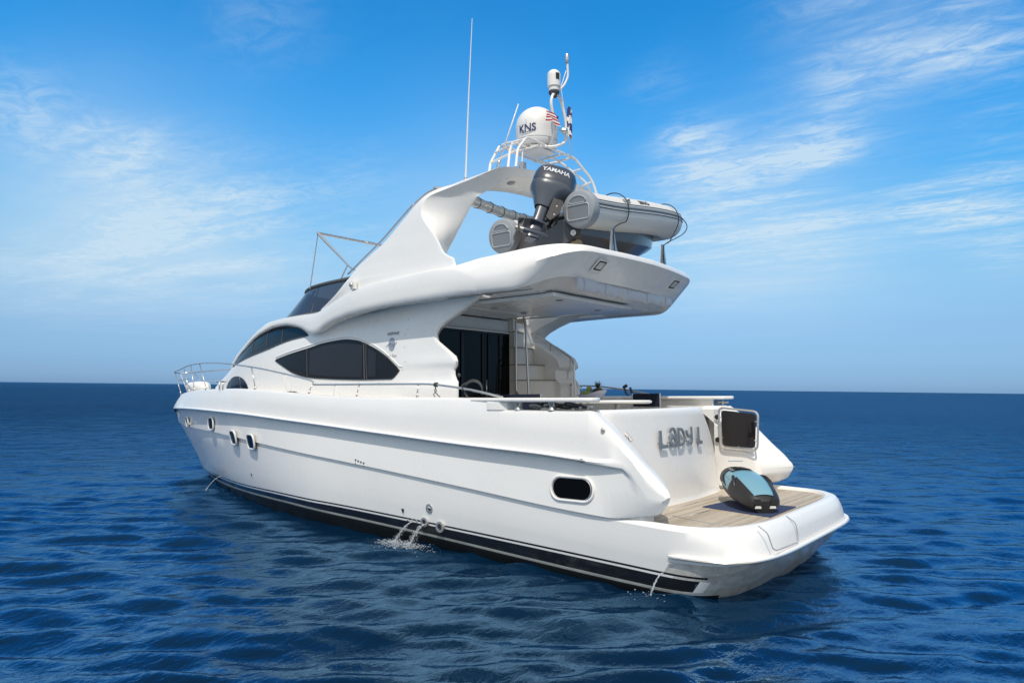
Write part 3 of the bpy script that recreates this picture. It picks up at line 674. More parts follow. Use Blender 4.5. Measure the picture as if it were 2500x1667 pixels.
# ------------------------------------------------------------------ deckhouse
HX = ip([(3, 3.9), (7.6, 3.80), (8.5, 3.72), (9.05, 3.60), (9.6, 3.34), (10.2, 2.98), (10.7, 2.76), (11.1, 2.63), (12, 2.42), (12.8, 2.26), (13.4, 2.10), (13.7, 2.0)])
def Wd(x): return 1.78 if x < 6.5 else max(1.78-.031*(x-6.5)**2.1, .01)
NE = 5.0
def Yh(x, z):
    r = (z-1.85)/(HX(x)-1.85)
    if r <= 0: return Wd(x)
    return 0 if r >= 1 else Wd(x)*(1-r**NE)**(1/NE)
xA = ip([(1.85, 3.17), (2.01, 3.17), (2.17, 3.17), (2.23, 3.20), (2.30, 3.27), (2.41, 3.28), (2.46, 3.23), (2.52, 3.20), (2.60, 3.25), (2.84, 3.62), (2.95, 3.66), (3.04, 3.60), (3.2, 3.28), (3.38, 2.90), (3.5, 2.7)])
def bulge(z, x):
    w = min(1, max(0, (4.6-x)/1.2))*(1 if x > 3 else 1)
    return w*(.05*(1/(1+math.exp((z-2.22)/.012)))+.025*(math.exp(-((z-2.53)/.06)**2)) + .10*max(0, (z-3.05)/.4)**1.5)
xAs = ip([(1.85, 3.49), (2.01, 3.49), (2.26, 3.49), (2.30, 3.57), (2.47, 3.58), (2.53, 3.50), (2.62, 3.50), (2.85, 3.79), (3.01, 4.09), (3.08, 4.25), (3.12, 4.22), (3.26, 3.97), (3.37, 3.64), (3.5, 3.3)])
def house():
    b = MB(); Z1 = [1.85, 2.0, 2.1, 2.17, 2.20, 2.23, 2.27, 2.34, 2.41, 2.44, 2.48, 2.53, 2.6, 2.7, 2.84, 2.95, 3.04, 3.12, 3.2, 3.3, 3.38, 3.46]
    cols = [('in', 1), ('e3', 0), ('e2', 0), ('e1', 0)]+[('s', t) for t in (.02, .06, .12, .2, .3, .45, .6, .8, 1)]+[('x', x) for x in np.linspace(4.5, 7.6, 14)]
    for sgn, XA in ((1, xA), (-1, xAs)):
        rows = []
        for kind, t in cols:
            row = []
            for z in Z1:
                xa = XA(z)
                if kind == 'x': x = t; y = Yh(x, z)+bulge(z, x)
                elif kind == 's': x = xa+.03+(4.4-xa-.03)*t; y = Yh(x, z)+bulge(z, x)
                elif kind == 'e1': x = xa+.012; y = Yh(x, z)+bulge(z, x)-.012
                elif kind == 'e2': x = xa; y = Yh(x, z)+bulge(z, x)-.04
                elif kind == 'e3': x = xa+.24; y = Yh(x, z)+bulge(z, x)-.30
                else: x = 4.4; y = Yh(x, z)-.30
                row.append((x, sgn*y, z))
            rows.append(row)
        b.grid(rows)
    # forward body: full sections
    rows = []
    for x in list(np.linspace(7.6, 9, 10))+list(np.linspace(9.1, 11.2, 24))+list(np.linspace(11.4, 13.7, 16)):
        h = HX(x); w = Wd(x); row = []; zc = 3.46 if x < 8.0 else 3.6
        for k in range(33):
            a = math.pi/2*k/32; y = w*math.cos(a)**(2/NE); z = 1.85+(h-1.85)*math.sin(a)**(2/NE); row.append((x, y if k < 32 else 0, min(z, 3.5)))
        rows.append(row)
    b.grid(rows, mirror=True)
    b.box((6.5, 0, 3.40), (2.4, 3.3, .05))
    return b
house().build('deckhouse', GEL, yacht, angle=32)
def strip(bot, topc, x0, x1, n, surf, off, rows_=6, taper=True):
    b = MB(); R = []
    for x in np.linspace(x0, x1, n):
        zb, zt = bot(x), topc(x); R.append([(x, surf(x, zb+(zt-zb)*j/rows_)+off, zb+(zt-zb)*j/rows_) for j in range(rows_+1)])
    return b, R
wb = ip([(4.42, 2.43), (4.62, 2.30), (5.25, 2.30), (5.72, 2.31), (6.4, 2.34), (6.82, 2.37), (7.24, 2.45), (7.61, 2.58), (7.93, 2.70)])
wt = ip([(4.42, 2.432), (4.76, 2.66), (5.0, 2.78), (5.24, 2.87), (5.52, 2.945), (5.81, 2.97), (6.34, 2.94), (6.85, 2.865), (7.47, 2.78), (7.93, 2.702)])
eb = ip([(6.84, 3.105), (7.4, 3.06), (8.33, 2.92), (9.3, 2.80), (9.9, 2.72), (10.32, 2.655)])
et = ip([(6.84, 3.11), (7.19, 3.25), (7.6, 3.31), (8.03, 3.33), (8.5, 3.27), (9.0, 3.14), (9.35, 3.02), (9.9, 2.85), (10.32, 2.66)])
wparts = {}
for s in (1, -1):
    for nm, (lo, hi, a, c, seams, lite) in {'saloon_window': (wb, wt, 4.43, 7.92, (5.27, 6.83, 5.22), ((5.32, 6.75), (4.98, 5.18))), 'windscreen_side': (eb, et, 6.86, 10.3, (8.35, 9.0, 7.75), ())}.items():
        b, R = strip(lo, hi, a, c, 60, Yh, .006)
        if s < 0: R = [[(p[0], -p[1], p[2]) for p in r] for r in R]
        b.grid(R); w = b.build(nm, GLASS, yacht)
        # frame line round the glass
        edge = [R[i][0] for i in range(len(R))]+[R[i][-1] for i in reversed(range(1, len(R)-1))]
        m = MB(); m.tube(edge, .011, 6, closed=True); m.build('window_frame', RUBBER if nm == 'saloon_window' else DGREY, w)
        for x in seams:
            m = MB(); m.tube([(x+.02*(j-3)/3, s*(Yh(x, lo(x)+(hi(x)-lo(x))*j/6)+.009), lo(x)+(hi(x)-lo(x))*j/6) for j in range(7)], .008 if x != 5.27 else .013, 6)
            m.build('glazing_bar', DGREY, w)
        for (p0, p1) in lite:
            b, R2 = strip(lambda x: lo(x)+.04, lambda x: hi(x)-.05, p0, p1, 20, Yh, .010)
            if s < 0: R2 = [[(p[0], -p[1], p[2]) for p in r] for r in R2]
            b.grid(R2); b.build('pane', GLASSL, w)
        # moulded lip above the big window
        if nm == 'saloon_window':
            m = MB(); m.tube([(x, s*(Yh(x, hi(x)+.05)+.004), hi(x)+.05) for x in np.linspace(4.35, 9.3, 60) if True] if False else [(x, s*(Yh(x, zz)+.003), zz) for x, zz in [(x, (wt(x)+.05 if x < 7.9 else 2.75)) for x in np.linspace(4.36, 7.9, 50)]], .011, 6, sc=(1, 1)); m.build('window_lip', GEL, w)
    # dark hatch windows low on the coachroof
    lo2 = lambda x: 2.12; hi2 = lambda x: 2.12+.33*max(0, 1-abs((x-9.85)/.78)**2.2)**.6
    b, R = strip(lo2, hi2, 9.08, 10.62, 26, Yh, .006); 
    if s < 0: R = [[(p[0], -p[1], p[2]) for p in r] for r in R]
    b.grid(R); b.build('coachroof_window', GLASS, yacht)
    hi3 = lambda x: 2.05+.075*max(0, 1-abs((x-7.33)/.3)**2)**.5
    b, R = strip(lambda x: 2.0, hi3, 7.04, 7.62, 14, Yh, .006)
    if s < 0: R = [[(p[0], -p[1], p[2]) for p in r] for r in R]
    b.grid(R); b.build('side_scuttle', GLASS, yacht)
# builder's badge on the quarter
hbend = lambda cx_, cz_: (lambda a, c, d: Vector((cx_-a, Yh(cx_-a, cz_+c)+bulge(cz_+c, cx_-a)+.006+d, cz_+c)))
BADGE = mat('grey_badge', (.26, .27, .29), .4)
text_obj('azimut', .085, .001, 'badge_text', BADGE, yacht, (0, 0, 0), (1, 0, 0), (0, 1, 0), sx=1.2, offset=.001, shear=.2, bend=hbend(4.60, 3.015))
text_obj('sixty feet', .07, .001, 'badge_text', mat('pale_badge', (.5, .5, .5), .4), yacht, (0, 0, 0), (1, 0, 0), (0, 1, 0), sx=1.0, offset=.0, shear=.2, bend=hbend(4.63, 2.66))
m = MB(); n = 28; c0 = (4.62, 2.84)
ring = [(c0[0]+.075*math.cos(2*math.pi*k/n), c0[1]+.105*math.sin(2*math.pi*k/n)) for k in range(n)]
hp = lambda x, z, o=.006: (x, Yh(x, z)+bulge(z, x)+o, z)
m.add([hp(*c0)]+[hp(*q) for q in ring], [(0, 1+i, 1+(i+1) % n) for i in range(n)], 0, False)
m.tube([hp(c0[0]+a, c0[1]+c, .009) for a, c in ((-.12, .03), (-.08, .0), (-.04, -.005), (.0, .012), (.05, .012), (.09, -.015), (.125, -.03))], .004, 5, mi=1)
m.tube([hp(c0[0]+a, c0[1]+c, .009) for a, c in ((-.07, -.02), (-.03, -.035), (.02, -.02), (.06, .0))], .003, 5, mi=1)
m.build('globe_badge', [mat('globe_blue_grey', (.27, .31, .38), .4), BADGE], yacht)
# screw heads along the side
m = MB()
for x, z in ((4.28, 3.2), (4.27, 3.05), (4.33, 2.98), (4.32, 2.78), (4.3, 2.55), (4.36, 2.43), (5.4, 2.24), (4.9, 2.24), (4.33, 2.2), (6.0, 2.25), (5.0, 3.24), (5.4, 3.22), (5.9, 3.15)):
    p = hp(x, z, .002); m.ball(p, .0095, 6, sc=(1, .4, 1))
m.build('screw_cover', GREYP, yacht, split=True)

# ------------------------------------------------------------------ aft bulkhead, doors, stair
m = MB(); m.box((4.40, 1.38, 2.2), (.10, .66, 2.3)); m.box((4.40, .15, 3.26), (.10, 1.85, .24)); m.box((4.40, -1.28, 2.2), (.10, .92, 2.3)); m.build('aft_bulkhead', GEL2, yacht, bevel=.01)
m = MB(); m.box((4.37, .14, 2.1), (.03, 1.86, 2.08)); door = m.build('saloon_door', GLASSD, yacht)
m = MB()
for y in (1.05, .47, .44, -.06, -.22, -.78): m.box((4.345, y, 2.1), (.02, .035, 2.06))
m.box((4.345, .14, 3.12), (.02, 1.88, .03)); m.build('door_frame', mat('black_anodised', (.012, .012, .013), .3, metal=.3), door)
m = MB(); m.tube([(4.31, -.12, 2.0), (4.31, -.12, 2.3)], .012, 8); m.build('handle', STEEL, door)
m = MB(); m.box((4.33, .14, 3.155), (.05, 2.0, .025)); m.box((4.32, .14, 3.19), (.07, 2.05, .012)); m.build('door_track', SATIN, yacht, split=True)
# starboard stair: curved risers with teak-edged treads
m = MB(); mt = MB()
for k, (x, z0, z1) in enumerate(((3.83, 1.08, 2.31), (4.13, 2.29, 2.59), (4.42, 2.57, 2.90), (4.69, 2.88, 3.19), (4.95, 3.17, 3.44))):
    A_, B_ = Vector((4.16+.02*k, -.78, 0)), Vector((x, -1.63, 0)); pts = []
    for j in range(13):
        t = j/12; p = A_.lerp(B_, t); p.x -= .10*math.sin(t*math.pi)**.8; pts.append((p.x, p.y))
    m.prism([(a, c, z0) for a, c in pts]+[(5.0, -1.63, z0), (5.0, -.78, z0)], (0, 0, z1-z0-.02))
    mt.prism([(a-.02, c, z1-.02) for a, c in pts]+[(5.0, -1.63, z1-.02), (5.0, -.78, z1-.02)], (0, 0, .022))
m.build('stair', CREAM, yacht, angle=25); mt.build('stair_tread', mat('tread_edge', (.30, .25, .19), .6), yacht, split=True)
m = MB(); m.box((4.78, -.80, 2.2), (.72, .05, 2.3)); m.build('stair_side', GEL2, yacht, bevel=.02)
# wall beside the stair (starboard house wing inner face is cut lower aft)
wall = [(5.2, 1.1), (3.56, 1.1), (3.56, 2.25), (3.63, 2.32), (3.63, 2.45), (3.56, 2.54), (3.57, 2.64), (3.86, 2.87), (4.14, 3.02), (4.33, 3.09), (4.28, 3.14), (4.03, 3.28), (3.72, 3.43), (5.2, 3.43)]
m = MB(); m.prism([(x, -1.64, z) for x, z in wall], (0, -.09, 0)); m.build('stair_wall', GEL2, yacht, bevel=.015)
m = MB(); m.tube(fillet([(4.55, -1.53, 3.34), (3.52, -1.53, 2.72), (3.44, -1.53, 2.60), (3.41, -1.53, 1.90)], .08), .018, 10); m.tube([(3.95, -1.53, 2.96), (4.02, -1.57, 2.72), (4.02, -1.64, 2.70)], .012, 8)
m.lathe([(.001, .01), (.035, .01), (.04, 0)], (4.56, -1.62, 3.345), Matrix.Rotation(-math.pi/2, 3, 'X'), 14); m.build('stair_handrail', STEEL, yacht)
m = MB(); m.tube(fillet([(4.15, -.74, 3.38), (4.15, -.74, 2.1), (4.10, -.74, 2.05)], .05), .018, 10); m.build('grab_pole', STEEL, yacht)
m = MB(); m.tube(fillet([(3.98, -.74, 3.46), (3.93, -.74, 3.25), (3.86, -.74, 1.9), (3.85, -.74, 1.1)], .1), .02, 10); m.build('grab_pole', STEEL, yacht)
m = MB(); m.lathe([(.001, .012), (.06, .014), (.085, .008), (.09, 0)], (4.28, -1.635, 3.24), Matrix.Rotation(-math.pi/2, 3, 'X'), 20); m.build('loudspeaker', GREYP, yacht)
m = MB()
for x, z in ((4.05, 2.78), (3.75, 2.52), (3.58, 2.22), (4.6, 3.34)): m.lathe([(.001, .006), (.014, .006), (.018, 0)], (x, -1.64, z), Matrix.Rotation(-math.pi/2, 3, 'X'), 10)
m.build('courtesy_light', DGREY, yacht, split=True)
m = MB(); m.lathe([(.001, .012), (.022, .01), (.03, 0)], (3.24, 1.70, 2.33), Matrix.Rotation(-math.pi/2, 3, 'Y'), 12); m.build('shore_socket', DGREY, yacht)

# ------------------------------------------------------------------ flybridge moulding
YFo = ip([(.80, 1.93), (.95, 1.97), (1.5, 2.05), (3, 2.085), (5, 2.08), (6.5, 1.90), (8, 1.70), (9, 1.54), (10, 1.28), (10.6, 1.08), (11, .9)])
fLo = ip([(.86, 3.58), (1.15, 3.53), (1.31, 3.52), (1.5, 3.50), (1.71, 3.46), (1.97, 3.415), (2.4, 3.43), (3.57, 3.42), (4.42, 3.40), (5.42, 3.33), (6.03, 3.24), (6.51, 3.105), (6.7, 3.13), (6.89, 3.21), (7.19, 3.285), (7.6, 3.335), (7.95, 3.335), (8.5, 3.27), (9.0, 3.16), (9.33, 3.05), (10.34, 2.73), (10.62, 2.64)])
fHi = ip([(.86, 3.87), (1.06, 3.92), (1.7, 3.91), (2.8, 3.87), (3.6, 3.84), (4.5, 3.80), (5.3, 3.72), (6.0, 3.56), (6.48, 3.475), (7.2, 3.485), (7.87, 3.48), (8.57, 3.385), (9.33, 3.14), (10.3, 2.86), (10.62, 2.74)])
fLoA = ip([(1.35, 3.52), (10, 3.52)])
def fly():
    b = MB(); rows = []
    P = []                                   # (point on outer top edge, inward normal, lo, hi, tuck, wide)
    XS = [2.6, 3, 3.5, 4, 4.5, 5, 5.4, 5.8, 6.1, 6.35, 6.51, 6.62, 6.72, 6.85, 7.0, 7.2, 7.5, 7.8, 8.1, 8.4, 8.7, 9.0, 9.3, 9.6, 9.9, 10.2, 10.45, 10.62]
    # aft quarter: widest line (W), top edge (A) and tucked-under bottom edge (Bt) swing round to the raked aft face
    W_ = cr([(2.6, 2.085, 3.66), (2.2, 2.075, 3.67), (1.85, 2.05, 3.70), (1.58, 1.985, 3.76), (1.38, 1.87, 3.82), (1.235, 1.70, 3.87), (1.145, 1.50, 3.90), (1.085, 1.12, 3.905), (1.02, .6, 3.905), (.985, 0, 3.905)], 5)
    A_ = cr([(2.6, 1.95, 3.925), (2.2, 1.935, 3.945), (1.85, 1.915, 3.965), (1.60, 1.865, 3.98), (1.40, 1.765, 3.99), (1.27, 1.62, 3.99), (1.185, 1.45, 3.99), (1.125, 1.10, 3.985), (1.06, .59, 3.985), (1.025, 0, 3.985)], 5)
    B_ = cr([(2.6, 2.06, 3.425), (2.2, 2.05, 3.42), (1.95, 2.02, 3.425), (1.76, 1.93, 3.47), (1.62, 1.80, 3.535), (1.50, 1.63, 3.585), (1.435, 1.44, 3.60), (1.415, 1.10, 3.60), (1.37, .6, 3.60), (1.35, 0, 3.60)], 5)
    n = len(W_)
    for i in reversed(range(n)):
        t = (A_[min(i+1, n-1)]-A_[max(i-1, 0)]); t.z = 0; t.normalize(); nn = Vector((-t.y, t.x, 0))
        if nn.dot(Vector((4.5, 0, 0))-A_[i]) < 0: nn = -nn
        if i == n-1: nn = Vector((1, 0, 0))
        a_, w_, b_ = A_[i], W_[i], B_[i]; s_ = min(1, max(0, (i-4)/24)); Zv = Vector((0, 0, 1))
        out_ = (w_-a_).copy(); 
        mid = lambda u: b_.lerp(w_, u)+(-nn*.02*math.sin(u*math.pi))*(1-s_)
        rows.append([tuple(q) for q in (b_+nn*.25+Zv*.05, b_+nn*.07+Zv*.004, b_+nn*.015, b_-nn*.004*(1-s_)+Zv*.015, mid(.2), mid(.42), mid(.75), w_, w_.lerp(a_, .55)-nn*.018, a_-nn*.012+Zv*(-.004), a_+nn*.06+Zv*.0, a_+nn*.16-Zv*.01, a_+nn*.24-Zv*.06)])
    for x in XS[1:]:
        w = min(1, max(0, (7.6-x)/1.2)); P.append((Vector((x, YFo(x), 0)), Vector((0, -1, 0)), fLo(x), fHi(x), Vector((0, 0, 0)), w))
    for p, nn, lo, hi, T, w in P:
        h = hi-lo; r = min(.05, h*.3); yin = .16+.16*w
        q = min(1, max(0, (4.2-x)/1.2)); hi2 = hi+(.0 if x > 4 else .05*q); tp = r*1.3+(.135-r*1.3)*q
        ring = [(yin+.05, 1, lo+.05*w), (.07, 1, lo+.004), (.025, 1, lo), (.010, 1, lo+.015), (0, 1, lo+h*.2), (0, 1, lo+h*.35), (0, 1, lo+h*.45), (.0, 0, lo+h*.58 if q > 0 else hi-r*1.8), (r*.35+(tp-r*.35)*.45*q, 0, hi-r*.4+(hi2-.055-hi+r*.4)*q), (tp-.012*q, 0, hi2-.004), (tp+.05+.03*w, 0, hi2-.002), (yin+.08*w, 0, hi2-.02*w-.005), (yin+.12*w, 0, lo+.06+.02*w if x > 6 else hi2-.08)]
        rows.append([tuple(p+nn*i_+T*k_+Vector((0, 0, z))) for i_, k_, z in ring])
    b.grid(rows, mirror=True)
    # top brow over the windscreen: from the rim to the centreline
    rows = []
    for x in [6.3, 6.6, 7, 7.4, 7.8, 8.1, 8.4, 8.7, 9, 9.3, 9.6, 9.9, 10.2, 10.45, 10.62]:
        Y = YFo(x)-.06; hi = fHi(x)-.003; crown = .05 if x < 8.6 else .05+.0*(x-8.6)
        rows.append([(x+.9*(1-(k/10)**2)*0, Y*k/10, hi+crown*(1-(k/10)**2)) for k in range(11)])
    b.grid(rows, mirror=True)
    return b
fly().build('flybridge', GEL, yacht, angle=40)
m = MB(); rows = []
Bc = cr([(2.75, 2.06, 3.43), (2.2, 2.05, 3.42), (1.95, 2.02, 3.425), (1.76, 1.93, 3.47), (1.62, 1.80, 3.535), (1.50, 1.63, 3.585), (1.435, 1.44, 3.60), (1.415, 1.10, 3.60), (1.37, .6, 3.60), (1.35, 0, 3.60)], 4)
for i, p in enumerate(Bc):
    t_ = Bc[min(i+1, len(Bc)-1)]-Bc[max(i-1, 0)]; t_.z = 0; t_.normalize(); nn = Vector((-t_.y, t_.x, 0))
    if nn.dot(Vector((3.2, 0, 0))-p) < 0: nn = -nn
    if i == len(Bc)-1: nn = Vector((1, 0, 0))
    rows.append([p+nn*.04+Vector((0, 0, .004)), p+nn*.16+Vector((0, 0, (3.50-p.z)*.3+.004)), (p+nn*.34)*1.0+Vector((0, 0, (3.455-p.z)*.9)), (p+nn*.66)+Vector((0, 0, 3.446-p.z))])
m.grid(rows, mirror=True); m.build('overhang_soffit', GEL2, yacht)
# fly deck slab / cockpit ceiling with a stair opening to starboard
m = MB(); z0, z1 = 3.44, 3.56
for (xa, xb, ya, yb) in ((1.92, 2.95, -1.5, 1.5), (2.95, 5.3, -.8, 1.9), (5.3, 6.2, -1.7, 1.7), (2.95, 5.3, -1.93, -1.72)): m.box(((xa+xb)/2, (ya+yb)/2, (z0+z1)/2), (xb-xa, yb-ya, z1-z0))
m.build('fly_deck', GEL2, yacht)
# dropped headlining panels
m = MB(); m.box((2.6, .36, 3.405), (1.7, 2.1, .055)); m.box((3.9, .45, 3.41), (.7, 2.0, .05)); m.build('headlining', GEL2, yacht, bevel=.02)
m = MB()
for x, y in ((3.2, .95), (1.95, 1.0), (2.62, 1.75), (3.3, .1), (2.2, -.4)):
    m.lathe([(.001, 3.362), (.05, 3.362), (.055, 3.372)] if abs(y) < 1.4 else [(.001, 3.432), (.05, 3.432), (.055, 3.44)], (x, y, 0), None, 18)
m.build('ceiling_light', GREYP, yacht, split=True)
def fx(y, z): return .985+.065*y*y+(.365-.02*y*y)*min(1, max(0, (3.905-z)/.305))-.004
for y in (1.09, -1.09):
    zc = 3.765; x = fx(y, zc)-.006
    m = MB(); St = stadium(.25, .15, .02)
    m.prism([(fx(y, zc+c)-.004, y+a, zc+c) for a, c in St], (.01, 0, 0), 0)
    m.prism([(fx(y, zc+c*.7)-.008, y+a*.72, zc+c*.7) for a, c in St], (.01, 0, 0), 1)
    m.prism([(fx(y, zc+c*.5)-.011, y+a*.54, zc+c*.5) for a, c in St], (.01, 0, 0), 2)
    m.build('stern_light', [GEL2, RUBBER, mat('lamp_lens', (.55, .55, .52), .2)], yacht)
# rolled clear curtain under the overhang
m = MB(); rows = []
for k in range(81):
    t = k/80; y = 1.34-2.72*t; sag = .012*abs(math.sin(t*math.pi*5))+.006*math.sin(k*.7); rows.append([(1.43+.035*math.sin(a)+.006*math.sin(k*.5+a), y, 3.535-sag*.5+(.085+sag)*math.cos(a)) for a in np.linspace(0, 2*math.pi, 17)[:-1]])
m.grid(rows, cu=True); m.add(rows[0], [tuple(range(16))], 0, False); m.add(rows[-1], [tuple(range(16))], 0, False)
m.build('rolled_curtain', mat('clear_vinyl_curtain', (.54, .53, .545), .35, spec=.6, bump=(14, .5, .012)), yacht)
m = MB()
for y in (1.2, .65, .05, -.55, -1.15): m.tube([(1.43+.045*math.sin(a), y, 3.535+.098*math.cos(a)) for a in np.linspace(.3, math.pi*2-.3, 14)], .004, 5)
m.build('curtain_strap', mat('strap_grey', (.42, .42, .45), .6), yacht, split=True)
m = MB(); m.tube([(1.8, 1.82, 3.43), (2.6, 1.86, 3.43), (3.3, 1.86, 3.43)], .008, 6); m.tube([(1.8, -1.80, 3.43), (2.6, -1.83, 3.43), (2.9, -1.83, 3.43)], .008, 6); m.build('curtain_track', ALU, yacht, split=True)
# arch leg fins
finF = ip([(3.46, 6.42), (3.60, 6.05), (3.72, 5.78), (3.92, 5.48), (4.10, 5.25), (4.39, 4.70), (4.71, 4.23), (4.91, 3.93), (5.02, 3.72), (5.11, 3.52)])
finA = ip([(3.46, 2.9), (3.8, 2.98), (3.90, 3.02), (3.97, 3.05), (4.03, 3.18), (4.13, 3.30), (4.71, 3.81), (5.02, 3.70+.0), (5.11, 3.50)])
# arch: hoop from leg head to leg head; section swept athwartships
def arch():
    b = MB(); rows = []
    # key sections along the hoop: (y, z of section centre line aft-top, x_aft, x_fwd, thickness)
    path = []
    inx = ip([(3.5, 4.25), (3.93, 3.94), (4.12, 3.80), (4.3, 3.66), (4.5, 3.50), (4.78, 3.27), (4.96, 3.12)])
    for z in (3.50, 3.70, 3.86, 3.93, 3.98, 4.04, 4.12):
        yo = 2.045-.10*(z-3.5); xf, xa = finF(z), finA(z)
        path.append(((xa, yo, z), (xf, min(yo-.02, YFo(xf)-.03), z), (xf-.30, 1.50, z), (inx(z), 1.46, z)))
    path += [((3.42, 1.965, 4.30), (4.90, 1.955, 4.28), (4.70, 1.50, 4.26), (3.66, 1.46, 4.30)),
        ((3.55, 1.951, 4.44), (4.62, 1.94, 4.43), (4.45, 1.50, 4.42), (3.53, 1.46, 4.46)),
        ((3.81, 1.921, 4.74), (4.20, 1.91, 4.74), (4.12, 1.50, 4.72), (3.29, 1.46, 4.76)),
        ((3.76, 1.875, 4.98), (3.86, 1.87, 5.00), (3.85, 1.48, 4.92), (3.10, 1.46, 4.97)),
        ((3.42, 1.76, 5.10), (3.62, 1.78, 5.12), (3.70, 1.44, 5.0), (3.03, 1.42, 5.02)),
        ((3.05, 1.60, 5.22), (3.50, 1.62, 5.20), (3.55, 1.36, 5.08), (2.86, 1.34, 5.12)),
        ((2.72, 1.45, 5.34), (3.42, 1.44, 5.29), (3.42, 1.24, 5.15), (2.74, 1.22, 5.24)),
        ((2.62, 1.25, 5.385), (3.38, 1.20, 5.33), (3.30, 1.05, 5.19), (2.66, 1.05, 5.29)),
        ((2.54, .9, 5.41), (3.34, .9, 5.36), (3.20, .85, 5.21), (2.58, .85, 5.31)),
        ((2.46, .45, 5.43), (3.30, .45, 5.39), (3.12, .45, 5.23), (2.50, .45, 5.33)),
        ((2.43, 0, 5.44), (3.28, 0, 5.40), (3.10, 0, 5.24), (2.47, 0, 5.34))]
    path = path+[tuple((p[0], -p[1], p[2]) for p in st) for st in reversed(path[:-1])]
    lanes = [cr([st[i] for st in path], 4) for i in range(4)]
    for q in range(len(lanes[0])):
        A, Bv, C, D = [lanes[i][q] for i in range(4)]
        ring = []
        for p, nx in ((A, Bv), (Bv, C), (C, D), (D, A)):
            for t in (.012, .04, .10, .5, .90, .96, .988): ring.append(p+(nx-p)*t)
        rows.append(ring)
    b.grid(rows, cu=True); return b
arch().build('radar_arch', GEL, yacht, angle=42)
m = MB(); m.lathe([(.001, 0), (.05, 0), (.06, .006), (.07, .02)], (2.86, .95, 5.245), Matrix.Rotation(R_(12), 3, 'Y'), 20); m.build('arch_light', GREYP, yacht)
# small fittings on the arch top: horns and radar housing
for y, x in ((.42, 2.62), (.30, 2.62)):
    m = MB(); m.lathe([(.001, .06), (.04, .05), (.052, .02), (.045, -.02), (.02, -.06), (.02, -.1)], (x, y, 5.52), Matrix.Rotation(-math.pi/2+.2, 3, 'Y'), 16); m.tube([(x, y, 5.42), (x, y, 5.5)], .012, 8); m.build('horn', STEEL, yacht)
m = MB(); m.lathe([(.001, .17), (.10, .165), (.20, .13), (.25, .07), (.25, .03), (.23, 0)], (3.0, -.12, 5.42), None, 28); m.build('radar_dome', GEL2, yacht)
m = MB(); m.box((2.9, .62, 5.60), (.08, .10, .14)); m.tube([(2.9, .62, 5.42), (2.9, .62, 5.55)], .02, 8); m.build('deck_camera', GREYP, yacht, bevel=.01)
# tubular platform over the arch
Rm = MB(); zP = 6.04
def tb(pts, r=.021, rr_=.1): Rm.tube(fillet(pts, rr_), r, 10)
for s in (1, -1):
    tb([(2.60, s*1.16, 5.40), (2.66, s*1.04, 5.72), (2.78, s*.66, zP), (2.80, 0, zP), (2.80, -.0, zP)][:4] if s > 0 else [(2.60, -1.10, 5.40), (2.66, -1.0, 5.72), (2.78, -.66, zP), (2.80, 0, zP)])
    tb([(2.72, s*1.20, 5.38), (2.80, s*1.06, 5.70), (3.08, s*.64, zP), (3.36, s*.62, zP), (3.40, 0, zP)])
    tb([(3.05, s*1.26, 5.32), (3.22, s*1.02, 5.62), (3.36, s*.64, zP-.02)])
    tb([(3.08, s*.62, zP), (2.80, s*.60, zP)], .018)
    tb([(3.36, s*.30, zP-.03), (2.80, s*.30, zP-.03)], .018)
    tb([(2.66, s*1.04, 5.70), (3.20, s*1.03, 5.62)], .018)
    tb([(2.80, s*.86, 5.9), (3.3, s*.82, 5.86)], .016)
tb([(3.08, .62, zP), (3.08, -.62, zP)], .018); tb([(3.25, .62, zP-.03), (3.25, -.62, zP-.03)], .016)
for s in (.4, -.4): tb([(3.1, s, 5.40), (3.1, s*.9, zP-.03)], .012)
Rm.box((3.05, 0, zP-.02), (.40, .42, .025)); Rm.build('antenna_frame', mat('white_tube', (.76, .735, .70), .3, coat=.3), yacht)
# satellite dome
sx_, sy_, sz_ = 3.06, 0.03, 6.07
m = MB(); prof = [(.12, 0), (.30, .02), (.33, .06), (.34, .12), (.35, .30)]+[(.35*math.cos(a), .35+.345*math.sin(a)) for a in np.linspace(.0, math.pi/2, 12)]
m.lathe(prof, (sx_, sy_, sz_), None, 40); dome = m.build('satellite_dome', SATIN, yacht)
m = MB(); m.lathe([(.338, .0), (.343, .006), (.338, .012)], (sx_, sy_, sz_+.11), None, 40); m.build('dome_seam', GREYP, dome)
camdir = Vector((-3.9-3.05, 9.26, 0)).normalized(); baz = math.atan2(camdir.y, camdir.x)+R_(-27)
def dbend(az0, z0):
    def f(a, c, d):
        r = .356+d; zz = z0+c; k = max(0, zz-(sz_+.35)); rr = r*math.sqrt(max(.01, 1-(k/.345)**2)); an = az0+a/rr
        return Vector((sx_+rr*math.cos(an), sy_+rr*math.sin(an), zz))
    return f
LOGO = mat('logo_navy', (.02, .035, .12), .4)
text_obj('KNS', .17, .001, 'logo_text', LOGO, dome, (0, 0, 0), (1, 0, 0), (0, 1, 0), sx=1.0, offset=.002, bend=dbend(baz, sz_+.25))
m = MB(); dbf = dbend(baz, sz_+.27); m.tube([dbf(-.12+.24*t, -.075-.03*math.sin(t*2.6)+.03*t, .002) for t in [j/10 for j in range(11)]], [.002]+[.005]*9+[.002], 5); m.tube([dbf(-.01, .02, .002), dbf(-.01, .12, .002)], .002, 5); m.build('logo_arc', LOGO, dome)
